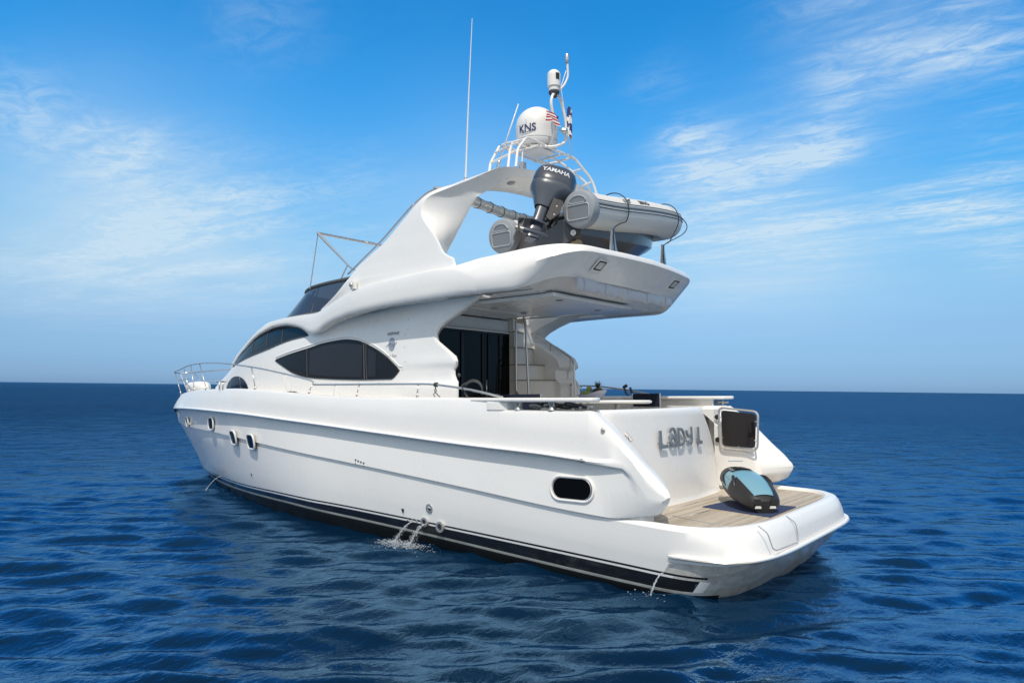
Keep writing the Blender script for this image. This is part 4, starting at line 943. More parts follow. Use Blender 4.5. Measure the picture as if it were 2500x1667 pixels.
# mast loop above the frame, dome camera, all-round light
m = MB(); m.tube(fillet([(3.0, .28, 6.06), (2.66, .10, 6.0), (2.58, -.12, 6.12), (2.58, -.13, 6.45), (2.60, -.06, 6.72), (2.60, .05, 6.87), (2.60, .20, 6.84), (2.60, .265, 6.68), (2.60, .20, 6.45), (2.62, .12, 6.22), (2.75, .10, 6.05)], .09), .024, 12)
m.build('mast_loop', mat('white_tube2', (.76, .735, .70), .3, coat=.3), yacht)
m = MB(); c = (2.62, .145, 6.93); m.lathe([(.05, -.08), (.07, -.04), (.085, -.03), (.088, .03), (.105, .035), (.108, .10), (.108, .22)]+[(.108*math.cos(a), .22+.10*math.sin(a)) for a in np.linspace(.1, math.pi/2, 8)], c, None, 28); dc = m.build('thermal_camera', GEL2, yacht)
wdir = camdir; wa = math.atan2(wdir.y, wdir.x)+.55
m = MB(); m.box((c[0]+.100*math.cos(wa), c[1]+.100*math.sin(wa), c[2]+.18), (.03, .06, .10), Matrix.Rotation(wa, 3, 'Z')); m.build('lens_window', RUBBER, dc)
m = MB(); m.lathe([(.075, -.085), (.09, -.06), (.09, -.045), (.06, -.04)], c, None, 20); m.tube([(c[0], c[1], 6.80), (c[0], c[1], 6.88)], .05, 12); m.build('camera_base', DGREY, dc)
m = MB(); m.tube(fillet([(2.60, .02, 6.95), (2.58, -.10, 7.08), (2.55, -.155, 7.22), (2.55, -.14, 7.44)], .06), .018, 10); m.tube([(2.6, 0, 6.97), (2.55, -.1, 7.3)], .007, 6); m.build('light_arm', mat('white_tube3', (.76, .735, .70), .35), yacht)
m = MB(); m.lathe([(.001, .15), (.03, .148), (.036, .12), (.036, .05), (.03, .03), (.022, 0)], (2.55, -.13, 7.44), None, 16); m.build('anchor_light', ALU, yacht)
m = MB(); m.lathe([(.001, .05), (.03, .045), (.055, .0), (.05, -.03), (.001, -.05)], (2.55, -.03, 6.28), Matrix.Rotation(-math.pi/2, 3, 'Y'), 16); m.tube([(2.57, .08, 6.27), (2.57, -.12, 6.27)], .012, 8); m.build('searchlight', STEEL, yacht)
# aerials
m = MB(); m.tube([(3.30, 1.50, 5.26), (3.235, 1.50, 6.5), (3.16, 1.50, 7.73)], [.014, .010, .005], 8); an = m.build('whip_aerial', GEL2, yacht)
m = MB(); m.tube([(3.30, 1.50, 5.14), (3.30, 1.50, 5.30)], .022, 10); m.tube([(3.31, 1.46, 5.16), (3.30, 1.52, 5.24)], .016, 8); m.build('ratchet_mount', STEEL, an)
m = MB(); m.tube([(3.14, .92, 5.62), (2.75, .90, 6.48)], [.013, .009], 8); an = m.build('short_aerial', GEL2, yacht)
m = MB(); m.tube([(3.16, .92, 5.57), (3.11, .92, 5.68)], .02, 8); m.build('aerial_mount', STEEL, an)
m = MB(); m.tube([(2.84, -.68, 6.02), (2.52, .10, 6.95)], .006, 6); m.build('thin_aerial', GEL2, yacht)
# wrapped awning tube slung across under the arch
m = MB(); pts = []; rr = []
for k in range(49):
    t = k/48; pts.append((3.45+.0*t, 1.22-2.3*t, 5.04-.05*math.sin(t*math.pi))); rr.append(.075+.012*abs(math.sin(k*math.pi/6))**.5)
m.tube(pts, rr, 14); m.build('rolled_awning', mat('shiny_wrap', (.66, .64, .60), .12, metal=.35, bump=(9, .8, .03)), yacht)
m = MB()
for k in range(3, 48, 6): m.tube([(3.45+.088*math.cos(a), 1.22-2.3*k/48, 5.04-.05*math.sin(k/48*math.pi)+.088*math.sin(a)) for a in np.linspace(0, 6.28, 17)[:-1]], .006, 5, closed=True)
m.build('awning_cord', RUBBER, yacht, split=True)
# fly windshield
def wsh(path_b, path_t, s):
    pb, pt = cr(path_b, 5), cr(path_t, 5); return [[(a.x, s*a.y, a.z) for a in (p+(q-p)*t for t in (0, .25, .5, .75, 1))] for p, q in zip(pb, pt)]
pb = [(6.35, 1.83, 3.47), (6.95, 1.74, 3.48), (7.6, 1.60, 3.485), (8.25, 1.32, 3.50), (8.62, .75, 3.53), (8.7, 0, 3.54)]
pt = [(5.72, 1.74, 4.0), (6.5, 1.66, 4.00), (7.15, 1.52, 3.99), (7.62, 1.25, 3.95), (7.85, .7, 3.93), (7.9, 0, 3.93)]
m = MB()
for s in (1, -1): m.grid(wsh(pb, pt, s))
tint = mat('smoked_windscreen', (.04, .038, .046), .16, spec=.3, alpha=.93)
ws = m.build('fly_windscreen', tint, yacht)
m = MB()
full = lambda P: [(a.x, a.y, a.z) for a in cr(P, 5)]+[(a.x, -a.y, a.z) for a in reversed(cr(P, 5)[:-1])]
m.tube(full(pt), .034, 8); m.tube(full(pb), .026, 8); m.tube([pb[0], pt[0]], .015, 8)
m.tube([(7.50, 1.53, 3.49), (7.12, 1.43, 3.96)], .022, 8); m.tube([(6.75, 1.77, 3.48), (6.75, 1.60, 4.0)], .010, 8); m.build('windscreen_frame', mat('olive_grey_trim', (.10, .10, .09), .5), ws)
# folded sun-top frame
for s in (1, -1):
    m = MB(); m.tube([(6.98, 1.64*s, 3.96), (6.75, 1.65*s, 4.94)], .010, 8); m.tube([(6.75, 1.65*s, 4.94), (6.52, 1.66*s, 4.76), (5.85, 1.68*s, 4.25), (5.70, 1.7*s, 4.16), (5.50, 1.75*s, 4.10)], [.028, .026, .014, .014, .014], 8)
    m.tube([(5.86, 1.68*s, 4.25), (6.05, 1.69*s, 3.99)], .012, 8); m.build('suntop_leg', STEEL, yacht)
m = MB(); m.tube([(6.76, 1.67, 4.95), (6.77, 0, 4.965), (6.76, -1.67, 4.95)], .014, 8); m.tube([(6.72, 1.67, 4.92), (6.73, 0, 4.935), (6.72, -1.67, 4.92)], .014, 8)
m.tube([(6.74, .55, 4.945), (6.74, .38, 4.945)], .03, 8); m.build('suntop_hoop', STEEL, yacht)
# handrail up the leading edge of each fin
for s in (1, -1):
    m = MB(); m.tube(fillet([(5.50, 1.95*s, 4.02), (4.75, 1.86*s, 4.50), (4.15, 1.80*s, 4.95), (3.85, 1.72*s, 5.15), (3.60, 1.70*s, 5.15)], .12), .016, 10); m.tube([(4.10, 1.80*s, 4.98), (4.12, 1.86*s, 4.78)], .011, 8)
    m.ball((3.72, 1.70*s, 5.17), .045, 10, sc=(1.6, .7, .7)); m.build('fin_handrail', STEEL, yacht)
m = MB(); m.lathe([(.001, .05), (.035, .04), (.045, .01), (.05, -.02)], (5.27, 2.045, 3.81), Matrix.Rotation(-math.pi/2, 3, 'X'), 14, mi=0); m.box((5.25, 2.03, 3.80), (.12, .05, .13), None, 1); m.build('side_light', [STEEL, GEL], yacht, bevel=.012)
# crease line under the fin
m = MB()
for s in (): m.tube([(x, s*(YFo(x)+.002), 3.80-.05*(x-3)-.03*max(0, x-4.5)**1.3) for x in np.linspace(3.1, 6.1, 30)], [.002]+[.007]*28+[.002], 6)


# ------------------------------------------------------------------ guard rails
def rail(s, name='guard_rail'):
    P = [(2.09, 2.10, 2.01), (2.64, 2.10, 2.11), (3.32, 2.10, 2.19), (3.9, 2.10, 2.205), (5.0, 2.10, 2.215), (6.17, 2.10, 2.225)]
    m = MB(); m.tube(cr([(x, s*y, z) for x, y, z in P], 4), .016, 10)
    Q = [(6.17, 2.10, 2.23), (6.24, 2.10, 2.29), (7.08, 2.08, 2.43), (8.13, 2.03, 2.57), (9.3, 1.95, 2.68), (10.2, 1.76, 2.725), (11.2, 1.48, 2.755), (12.2, 1.15, 2.765), (13.2, .80, 2.755), (14.2, .45, 2.72), (14.95, .22, 2.68), (15.1, .0, 2.66)]
    m.tube(cr([(x, s*y, z) for x, y, z in Q], 4), .014, 10)
    # bow section ends in the pulpit
    return m.build(name, STEEL, yacht)
def rub_plan(x): return yS(6+(x-6)*9.04/9.38 if x > 6 else x, 15.04, .10, 1.95)
for s in (1, -1):
    g = rail(s)
    ST = [(4.985, 5.0, 2.10, 2.21), (3.66, 3.67, 2.10, 2.20), (6.2, 6.19, 2.10, 2.26), (8.0, 8.2, 2.03, 2.575), (10.7, 11.2, 1.48, 2.755), (11.9, 12.3, 1.12, 2.765), (12.9, 13.4, .74, 2.75), (14.3, 14.85, .26, 2.685)]
    for xb, xt, yt, zt in ST:
        m = MB(); yb = min(rub_plan(xb)+.02, yt+.1); zb = zG(xb) if xb < 15 else 2.1
        m.tube([(xb, s*yb, zb-.01), (xb, s*yb, zb+.06)], [.022, .014], 8); m.tube([(xb, s*yb, zb+.04), (xt, s*yt, zt)], .011, 8); m.build('stanchion', STEEL, g)
    for xb, xt, yt, zt in ((6.85, 7.08, 2.08, 2.43), (5.55, 5.62, 2.10, 2.22)):
        for d in (-.07, .09):
            m = MB(); m.tube([(xb+d, s*2.10, zG(xb)), (xt, s*yt, zt)], .004, 6); m.build('fender_line', SATIN, g)
    # lower pulpit wires
    m = MB(); m.tube([(14.55, s*.35, 2.45), (13.2, s*.78, 2.46), (12.6, s*.95, 2.45)], .009, 6); m.build('pulpit_wire', STEEL, g)
m = MB(); m.tube([(15.05, .0, 2.62), (14.6, 0, 2.1)], .014, 8); m.tube([(14.9, .12, 2.5), (14.2, 0, 2.30), (13.9, -.3, 2.15)], .010, 6); m.build('pulpit_strut', STEEL, yacht)
for s in (1, -1):
    m = MB(); p, dx, dz, nr = frame_at(9.55, 1.9); 
    m.tube([(9.80, s*1.83, 2.33), (9.30, s*1.90, 2.33)], .016, 8)
    for x in (9.62, 9.48): m.tube([(x, s*1.87, 2.17), (x, s*1.87, 2.33)], .016, 8)
    m.build('bow_cleat', STEEL, yacht)
m = MB(); m.lathe([(.001, .10), (.05, .09), (.09, .05), (.10, 0)], (12.3, .55, 2.14), None, 18); m.build('windlass_cap', mat('blue_black_cap', (.03, .035, .08), .3), yacht)
# bow horn bracket on the flare
m = MB(); p, dx, dz, nr = frame_at(11.9, 1.42); m.tube([p, p+nr*.07], .012, 8); m.lathe([(.035, .0), (.03, .04), (.001, .07)], p+nr*.05, None, 12); m.tube([p+nr*.05, p+nr*.05-dz*.25], .004, 5); m.build('hull_fitting', STEEL, yacht)
# chocks and straps carrying the tender
def chock(x, y, lean):
    m = MB(); m.prism([(x, y-.09, 3.95), (x, y-.05, 3.95), (x, y+.045, 4.33), (x, y+.0, 4.33)], (.03, 0, 0)); m.prism([(x, y+.09, 3.95), (x, y+.05, 3.95), (x, y-.02, 4.33), (x, y+.03, 4.33)], (.03, 0, 0)); return m.build('tender_chock', ALU, yacht)
chock(1.16, .80, 0); chock(1.16, -.68, 0)
m = MB()
for y in (.75, -.25):
    m.prism([(1.62, y-.25, 3.7), (1.62, y+.12, 3.7), (1.62, y+.34, 4.16), (1.62, y+.20, 4.24)], (.06, 0, 0)); m.prism([(2.1, y-.25, 3.6), (2.1, y+.25, 3.6), (2.1, y+.14, 4.0), (2.1, y-.1, 4.0)], (.06, 0, 0))
m.build('cradle_block', WOOD, yacht, split=True)
m = MB()
for y, zc, ye in ((.42, 4.66, .80), (-1.15, 4.82, -.66)):
    arcp = [(1.42-.285*math.sin(a), y+(ye-y)*0, zc+.285*math.cos(a)) for a in np.linspace(-1.2, 2.2, 14)]
    m.tube(cr(arcp+[(1.22, (y*2+ye)/3, 4.44), (1.16, ye, 4.3), (1.15, ye, 4.0)], 4), .008, 6)
m.tube(cr([(1.75, -1.2, 5.08), (1.45, -1.62, 5.06), (1.30, -1.78, 4.88), (1.22, -1.5, 4.66), (1.18, -.9, 4.42), (1.16, -.66, 4.32)], 5), .008, 6)
m.build('tie_down_strap', RUBBER, yacht, split=True)

# ================================================================== INFLATABLE TENDER with OUTBOARD
tender = thing('inflatable_dinghy', 'white inflatable dinghy with grey end caps and outboard motor strapped on the flybridge', 'dinghy')
TUBE = mat('off_white_hypalon', (.70, .68, .63), .42, var=.04)
TR_ = .25
def tpath(x, zoff): return None
pa = [(1.44, 1.20, 4.56), (1.43, .6, 4.62), (1.42, 0, 4.70), (1.42, -.6, 4.78), (1.44, -1.15, 4.84), (1.52, -1.50, 4.88), (1.72, -1.78, 4.92), (2.10, -1.90, 4.95)]
pf = [(2.10, -1.90, 4.95), (2.48, -1.78, 4.88), (2.70, -1.50, 4.80), (2.78, -1.15, 4.73), (2.80, -.6, 4.64), (2.80, 0, 4.55), (2.80, .6, 4.46), (2.80, 1.20, 4.38)]
allp = cr(pa, 6)[:-1]+cr(pf, 6)
m = MB(); m.tube(allp, [TR_]*len(allp), 24, caps=False); m.build('buoyancy_tube', TUBE, tender)
# rubbing strake: grey band with dark lines on the outer side
def outer(i, ang, extra=0):
    p = allp[i]; d = (allp[min(i+1, len(allp)-1)]-allp[max(i-1, 0)]).normalized(); up = Vector((0, 0, 1)); o_ = d.cross(up).normalized()
    if o_.dot(Vector((p.x-2.1, p.y+.2, 0))) < 0: o_ = -o_
    u2 = Vector((0, 0, 1))
    return p+(o_*math.cos(ang)+u2*math.sin(ang))*(TR_+extra)
for nm, a, w, mt_ in (('rubbing_strake', .30, .055, GREYP),):
    m = MB(); rows = [[outer(i, a+w/TR_*(t-.5), .004+.010*math.sin(t*math.pi)) for t in (0, .2, .5, .8, 1)] for i in range(len(allp))]; m.grid(rows); st = m.build(nm, mt_, tender)
    m = MB()
    for da in (.13, -.13, -.30): m.tube([outer(i, a+da, .006) for i in range(len(allp))], .006, 5)
    m.build('strake_line', DGREY, st)
for (c, ax_) in ((Vector((1.44, 1.20, 4.56)), Vector((0, 1, -.09)).normalized()), (Vector((2.80, 1.20, 4.38)), Vector((0, 1, -.12)).normalized())):
    rot = ax_.to_track_quat('Z', 'Y').to_matrix(); sgn = -1 if c.x < 2 else 1
    # rot columns: local x,y in plane ; build a dished cone cap with raised rim and recess
    m = MB(); m.lathe([(.252, -.10), (.262, -.07), (.262, .02), (.25, .055), (.235, .065), (.001, .065)], c, rot, 32)
    cap = m.build('end_cap', GREYP, tender)
    X_ = rot.col[0].to_3d() if hasattr(rot.col[0], 'to_3d') else Vector(rot.col[0]); Y_ = Vector(rot.col[1]); Zv = Vector(rot.col[2])
    hz = Vector((1, 0, 0)); vt = Zv.cross(hz).normalized(); vt = vt if vt.z > 0 else -vt
    def pl(a, bb, o_): return c+hz*a+vt*bb+Zv*o_
    m = MB(); St = stadium(.34, .20, .04); m.prism([pl(a, bb-.045, .062) for a, bb in St], Zv*.008)
    half = [(-.13, .075), (.13, .075)]+[(.17*math.cos(a), .075+.10*math.sin(a)) for a in np.linspace(.25, math.pi-.25, 9)]
    m.prism([pl(a*.8, bb+.005, .062) for a, bb in half], Zv*.008); m.build('cap_recess', GREYD, cap)
    m = MB(); m.tube([pl(a*1.04, (bb-.045), .072) for a, bb in St], .009, 6, closed=True); m.tube([pl(a*.84, bb+.003, .072) for a, bb in half], .007, 6, closed=True); m.build('cap_rim', mat('light_grey_rim', (.40, .42, .44), .4), cap)
# rigid hull of the dinghy
m = MB(); rows = []
for t in [j/14 for j in range(15)]:
    y = 1.12-2.85*t; w = .62*(1-max(0, t-.45)**2*2.3); k = 4.05+.55*max(0, t-.45)**1.8*2.2; c = 4.24+.20*t+.30*max(0, t-.5)**1.6; sh = 4.52+.30*t
    cx_ = 2.12
    rows.append([(cx_-w-.05, y, sh), (cx_-w, y, c), (cx_-w*.55, y, (c+k)/2-.01), (cx_, y, k), (cx_+w*.55, y, (c+k)/2-.03), (cx_+w, y, c-.06), (cx_+w+.05, y, sh-.1)])
m.grid(rows); m.add(rows[0], [tuple(range(7))], 0, False); m.build('rigid_hull', mat('grey_grp', (.085, .08, .08), .3, coat=.3), tender, angle=25)
m = MB(); m.box((2.1, .3, 4.58), (1.0, 1.6, .05)); m.box((2.1, -.2, 4.78), (.9, .35, .3)); m.build('thwart', SATIN, tender, bevel=.03)
m = MB(); m.lathe([(.001, .01), (.02, .01), (.026, .02), (.04, .018), (.045, 0)], (1.60, 1.14, 4.27), Matrix.Rotation(-math.pi/2, 3, 'X'), 18); m.build('drain_ring', SATIN, tender)
# strap handles
for i, a in ((9, .72), (37, .72)):
    i = min(i, len(allp)-2); p = outer(i, a, .0); q = outer(i+2, a, 0); d = (q-p).normalized(); nrm = (p-allp[i]).normalized(); sd_ = d.cross(nrm).normalized()
    m = MB(); m.ball(p+nrm*.002, .1, 14, sc=(1.0, .5, .16), rot=Matrix((d, sd_, nrm)).transposed()); m.tube([p-d*.05+nrm*.02, p+nrm*.045, p+d*.05+nrm*.02], .012, 8, mi=1); m.build('tube_handle', [GREYP, SATIN], tender)
def tbend(i0, ang):
    def f(a, c, dd):
        s = a; i = i0; p0 = allp[i0]; d = (allp[i0+2]-allp[i0]).normalized(); pos = p0+d*s
        o_ = Vector((-1, 0, 0)); an = ang+c/TR_; return pos+(o_*math.cos(an)+Vector((0, 0, 1))*math.sin(an))*(TR_+.006+dd)
    return f
text_obj('BRIG', .12, .001, 'maker_text', DGREY, tender, (0, 0, 0), (1, 0, 0), (0, 1, 0), sx=1.15, offset=.002, bend=tbend(14, .74))
# outboard
OB = MB()
mount = Vector((1.93, 1.12, 4.62)); ax_dn = Vector((-.05, .46, -.80)).normalized()   # down the leg
fwd = Vector((1, 0, 0)).cross(ax_dn).normalized()       # towards the propeller wash
fwd = fwd if fwd.y > 0 else -fwd
fwd = (fwd-ax_dn*fwd.dot(ax_dn)).normalized()
fwd = Matrix.Rotation(R_(-48) if (Matrix.Rotation(R_(-48), 3, ax_dn) @ fwd).x > 0 else R_(48), 3, ax_dn) @ fwd
sidev = ax_dn.cross(fwd).normalized()
if sidev.dot(CAMB-Vector((1.9, 1.2, 5))) < 0: sidev = -sidev
O0 = Vector((1.89, 1.24, 4.93))
def L(a, s_, d): return O0+fwd*a+sidev*s_+ax_dn*d     # a: aft of motor, s_: sideways, d: down the leg
ENG = mat('blue_grey_cowling', (.036, .046, .066), .25, coat=.6); ENGD = mat('engine_black', (.018, .018, .02), .4)
def sect(d, a0, a1, w, n=2.6, k=24):
    out = []; a0 *= .92; a1 *= .92; w *= .92
    for j in range(k):
        t = 2*math.pi*j/k; c_, s_ = math.cos(t), math.sin(t)
        out.append(L((a0+a1)/2+(a1-a0)/2*math.copysign(abs(c_)**(2/n), c_), w*math.copysign(abs(s_)**(2/n), s_), d))
    return out
m = MB(); rows = [sect(-.31, -.10, .08, .04), sect(-.305, -.20, .18, .12), sect(-.285, -.27, .25, .17), sect(-.235, -.32, .30, .205), sect(-.15, -.35, .32, .225), sect(-.06, -.35, .325, .23), sect(.02, -.335, .315, .225), sect(.04, -.325, .305, .215)]
m.grid(rows, cu=True); ob = m.build('outboard_motor', ENG, tender, label='dark blue grey outboard motor tilted up on the dinghy transom')
m = MB(); m.grid([sect(.03, -.34, .32, .228), sect(.06, -.345, .325, .23), sect(.11, -.32, .31, .215), sect(.18, -.22, .27, .18), sect(.26, -.13, .22, .14), sect(.36, -.09, .18, .105), sect(.40, -.08, .16, .09)], cu=True); m.build('lower_cowl', mat('cowl_lower_grey', (.055, .068, .09), .3, coat=.5), ob)
m = MB(); m.grid([sect(.38, -.06, .14, .07), sect(.55, -.05, .13, .06), sect(.72, -.05, .14, .045), sect(.80, -.06, .16, .035), sect(.92, -.05, .14, .028)], cu=True)
m.prism([L(-.10, .09, .69), L(-.10, -.09, .69), L(.12, -.11, .69), L(.30, -.05, .69), L(.30, .05, .69), L(.12, .11, .69)], ax_dn*.018)
m.tube([L(-.17, 0, .84), L(-.10, 0, .84), L(0, 0, .84), L(.12, 0, .84), L(.19, 0, .84)], [.012, .045, .055, .052, .045], 14)
m.prism([L(-.06, .008, .86), L(.10, .008, .86), L(.13, .008, 1.02), L(.03, .008, 1.03)], sidev*-.016); m.build('gearcase', ENG, ob)
m = MB()
for k in range(3):
    a = k*2.094+.5; ra = (sidev*math.cos(a)+ax_dn*math.sin(a)); ta = (-sidev*math.sin(a)+ax_dn*math.cos(a)); c0 = L(.24, 0, .84)
    pts = [c0+ra*.03-ta*.02+fwd*.03, c0+ra*.10-ta*.075+fwd*.045, c0+ra*.17-ta*.05+fwd*.03, c0+ra*.185+ta*.02, c0+ra*.13+ta*.08-fwd*.03, c0+ra*.03+ta*.03-fwd*.03]
    m.add(pts, [(0, 1, 2, 5), (2, 3, 4, 5)], 0, True); m.add([p+fwd*.006 for p in pts], [(5, 2, 1, 0), (5, 4, 3, 2)], 0, True)
m.tube([L(.19, 0, .84), L(.30, 0, .84)], [.042, .034], 12); m.build('propeller', mat('propeller_grey', (.32, .31, .29), .35, metal=.5), ob)
m = MB()
for s_ in (-.10, .10): m.prism([L(-.20, s_, .28), L(-.07, s_, .26), L(-.05, s_, .62), L(-.12, s_, .66), L(-.22, s_, .50)], sidev*.03)
m.tube([L(-.13, -.13, .34), L(-.13, .13, .34)], .022, 10); m.tube([L(-.12, -.04, .35), L(-.10, -.04, .62)], .02, 8); m.tube([L(-.12, .04, .35), L(-.10, .04, .62)], .02, 8)
m.box(L(-.14, 0, .30), (.20, .12, .12), Matrix((sidev, fwd, ax_dn)).transposed()); m.build('clamp_bracket', ENGD, ob, bevel=.006)
m = MB()
for s_, d_ in ((.125, .40), (-.125, .44), (.125, .55), (0, .5)): m.ball(L(-.15, s_, d_), .018, 8)
m.tube([L(-.16, .06, .26), L(-.18, .12, .40), L(-.16, .09, .55)], .009, 6); m.tube([L(-.16, -.06, .26), L(-.2, -.1, .40), L(-.16, -.05, .6)], .012, 6); m.box(L(-.17, .02, .26), (.1, .04, .06)); m.build('bracket_hardware', STEEL, ob)
def cb(a, c, dd):
    d = -.135-c; k = abs(a)/.32; w_ = .2085 if d > -.15 else .2085-.02*(-d-.15)/.085; return L(-a+.0, w_*max(.05, 1-(abs(a)/.308)**2.6)**(1/2.6)+.006+dd, d)
text_obj('YAMAHA', .10, .001, 'maker_text', mat('pale_decal', (.6, .62, .65), .35), ob, (0, 0, 0), (1, 0, 0), (0, 1, 0), sx=.95, offset=.003, bend=cb)

# ================================================================== FLAGS
def flag(name, label, pts_top, drop, mats, fn):
    m = MB(); rows = []; n = 14; T = cr(pts_top, 5)
    for j in range(n+1):
        v = j/n; rows.append([p+Vector(drop)*v+Vector((.022*math.sin(i*1.1+v*4), .018*math.cos(i*.9+v*3), -.012*math.sin(i*.8)))*(.3+.7*v) for i, p in enumerate(T)])
    m.grid(rows, mf=lambda i, j: fn(i/n, j/(len(T)-1))); o = m.build(name, mats, None, angle=180); top(o); tag(o, label, 'flag'); return o
RED = mat('flag_red', (.42, .045, .05), .8); WHT = mat('flag_white', (.75, .74, .72), .8); BLU = mat('flag_blue', (.03, .045, .14), .8)
flag('ensign_flag', 'bunched red and white striped flag with a navy corner blowing beside the satellite dome', [(2.55, .12, 6.47), (2.58, .24, 6.50), (2.63, .36, 6.52)], (-.02, .0, -.17), [RED, WHT, BLU], lambda v, u: 2 if (u < .25 and v < .35) else int(v*8) % 2)
flag('courtesy_flag', 'crumpled navy and white flag wound round the mast loop', [(2.54, -.12, 6.72), (2.52, -.17, 6.70), (2.53, -.21, 6.66)], (.0, .02, -.50), [WHT, BLU], lambda v, u: 1 if (math.sin(v*13)+math.sin(u*7+v*5)) > .25 else 0)

# ================================================================== COCKPIT FURNITURE
def at(x, y, z): return (x, y, z)
tbl = thing('cockpit_table', 'pale oval table on steel legs in the aft cockpit, carrying the fruit bowl', 'table', (1.92, .1, 1.125))
m = MB(); n = 48; m.grid([[(.88*k_*math.cos(2*math.pi*j/n), .52*k2*math.sin(2*math.pi*j/n), z) for j in range(n)] for k_, k2, z in ((.001, .001, .83), (.96, .96, .83), (.99, .99, .822), (1, 1, .81), (.99, .99, .79), (.95, .95, .78), (.001, .001, .78))], cu=True); m.build('tabletop', SATIN, tbl)
for x in (-.35, .1): 
    m = MB(); m.lathe([(.15, 0), (.15, .015), (.05, .04), (.045, .77)], (x, 0, 0), None, 20); m.build('leg', STEEL, tbl)
def chair(label, loc, rz, grp='navy canvas folding chairs in the cockpit'):
    t = thing('folding_chair', label, 'chair', loc, Matrix.Rotation(rz, 3, 'Z'), grp)
    m = MB(); m.box((0, 0, .46), (.46, .50, .02)); m.build('seat', NAVY, t, bevel=.006)
    m = MB(); rows = [[(-.235-.02*math.cos((k-5)/5*1.5), -.27+.054*k, z) for k in range(11)] for z in (.76, .80, .86, .92, .975)]; m.grid(rows); m.grid([[(x-.012, y, z) for x, y, z in r] for r in rows]); m.build('backrest', NAVY, t)
    for s in (-1, 1):
        m = MB(); m.tube([(-.22, s*.27, .98), (-.22, s*.27, .46), (.22, s*.27, 0.02)], .014, 8); m.tube([(.22, s*.27, .68), (.22, s*.27, .46), (-.22, s*.27, 0.02)], .014, 8); m.tube([(-.24, s*.27, .69), (.24, s*.27, .69)], .016, 8); m.build('side_frame', ALU, t)
    return t
chair('navy canvas chair at the right end of the cockpit table, beyond the fruit bowl', (1.90, -1.12, 1.075), R_(85))
chair('left navy canvas chair whose back shows just above the port cap rail', (2.25, 1.18, 1.075), R_(-92))
chair('right navy canvas chair behind the port cap rail, nearest the stair foot pole', (3.05, .55, 1.075), R_(-100))
# fruit bowl
bw = (2.05, .03, 1.905)
m = MB(); rows = []; n = 32
for k, (r, z) in enumerate([(.001, 0), (.09, 0), (.12, .03), (.17, .08), (.215, .13), (.21, .135), (.16, .085), (.11, .035), (.001, .02)]):
    rows.append([(bw[0]+r*math.cos(2*math.pi*j/n)*1.15, bw[1]+r*math.sin(2*math.pi*j/n)*.8, bw[2]+z+(.07*max(0, -math.cos(2*math.pi*j/n)))*(z/.13)) for j in range(n)])
m.grid(rows, cu=True); o = top(m.build('fruit_bowl', mat('grey_ceramic', (.36, .37, .42), .35), None)); tag(o, 'asymmetric grey fruit bowl on the cockpit table', 'bowl')
FR = mat('green_fruit', (.22, .25, .05), .45, var=.25)
fr_l = [((2.20, .05, 2.03), .036, 'leftmost green fruit in the grey bowl'), ((2.15, .12, 2.05), .036, 'green fruit second from the left in the bowl'), ((2.10, .13, 2.06), .035, 'green fruit third from the left, at the bowl rim'), ((2.05, .12, 2.06), .033, 'green fruit nearest the pineapple at the bowl rim'), ((2.12, .0, 2.12), .045, 'largest olive fruit on top of the heap left of the pineapple')]
for (p, r, lb) in fr_l:
    m = MB(); m.ball(p, r, 14, sc=(1, 1, 1.12)); m.tube([(p[0], p[1], p[2]+r), (p[0]+.005, p[1], p[2]+r+.015)], .003, 5, mi=0); o = top(m.build('green_fruit', FR, None)); tag(o, lb, 'fruit', 'green fruit in the bowl')
pin = thing('pineapple', 'dark pineapple with a spiky green crown lying in the fruit bowl', 'pineapple', (1.93, .02, 2.10), Matrix.Rotation(R_(15), 3, 'Y'))
m = MB(); m.ball((0.03, 0, -.02), .075, 16, sc=(1.3, 1, .95)); m.build('body', mat('pineapple_skin', (.06, .05, .015), .7, bump=(55, 1, .02)), pin)
m = MB()
for k in range(26):
    a = k*2.4; e = .25+.9*(k/26); L_ = .13-.02*(k % 3); d = Vector((math.cos(a)*math.cos(1.5-e), math.sin(a)*math.cos(1.5-e), math.sin(1.5-e))); w_ = d.cross(Vector((0, 0, 1))).normalized()*.010
    b0 = Vector((0, 0, .04)); m.add([b0-w_, b0+w_, b0+d*L_*.6+w_*.8, b0+d*L_, b0+d*L_*.6-w_*.8], [(0, 1, 2, 3, 4)], 0, False)
m.build('leaf_crown', mat('pineapple_leaf', (.03, .06, .03), .6), pin)

# ================================================================== DECK GEAR (rope, hose, fender)
ROPE = mat('dark_rope', (.06, .06, .06), .8, bump=(120, .8, .01)); ROPEL = mat('grey_rope', (.35, .34, .32), .8, bump=(120, .8, .01))
m = MB(); rnd = random.Random(3)
for k in range(9):
    cx_ = 1.62-.085*k+rnd.uniform(-.02, .02); cy_ = 2.02+rnd.uniform(-.05, .04); r = .05+rnd.uniform(0, .02); tilt = rnd.uniform(-.5, .5)
    m.tube([(cx_+r*1.5*math.cos(a), cy_+r*math.sin(a)*.9, 1.875+.012*k % .03+r*.35*math.sin(a+tilt)+.02) for a in np.linspace(0, 6.28, 15)[:-1]], .013, 6, closed=True, mi=k % 3 == 0)
o = top(m.build('mooring_rope', [ROPE, ROPEL], None)); tag(o, 'tangled dark mooring rope heaped in the port fairlead recess under the cap rail', 'rope')
m = MB()
for k in range(4): m.tube([(2.62+.16*math.cos(a)+.01*k, 2.08-.012*k, 2.10+.12*math.sin(a)+.01*k) for a in np.linspace(-.9, 3.6, 16)], .008, 6)
m.tube([(2.78, 2.1, 2.11), (2.80, 2.1, 2.17), (2.72, 2.1, 2.2)], .022, 8); o = top(m.build('shore_cable', ROPE, None)); tag(o, 'coiled dark cable hung over the port guard rail by the saloon door', 'cable')
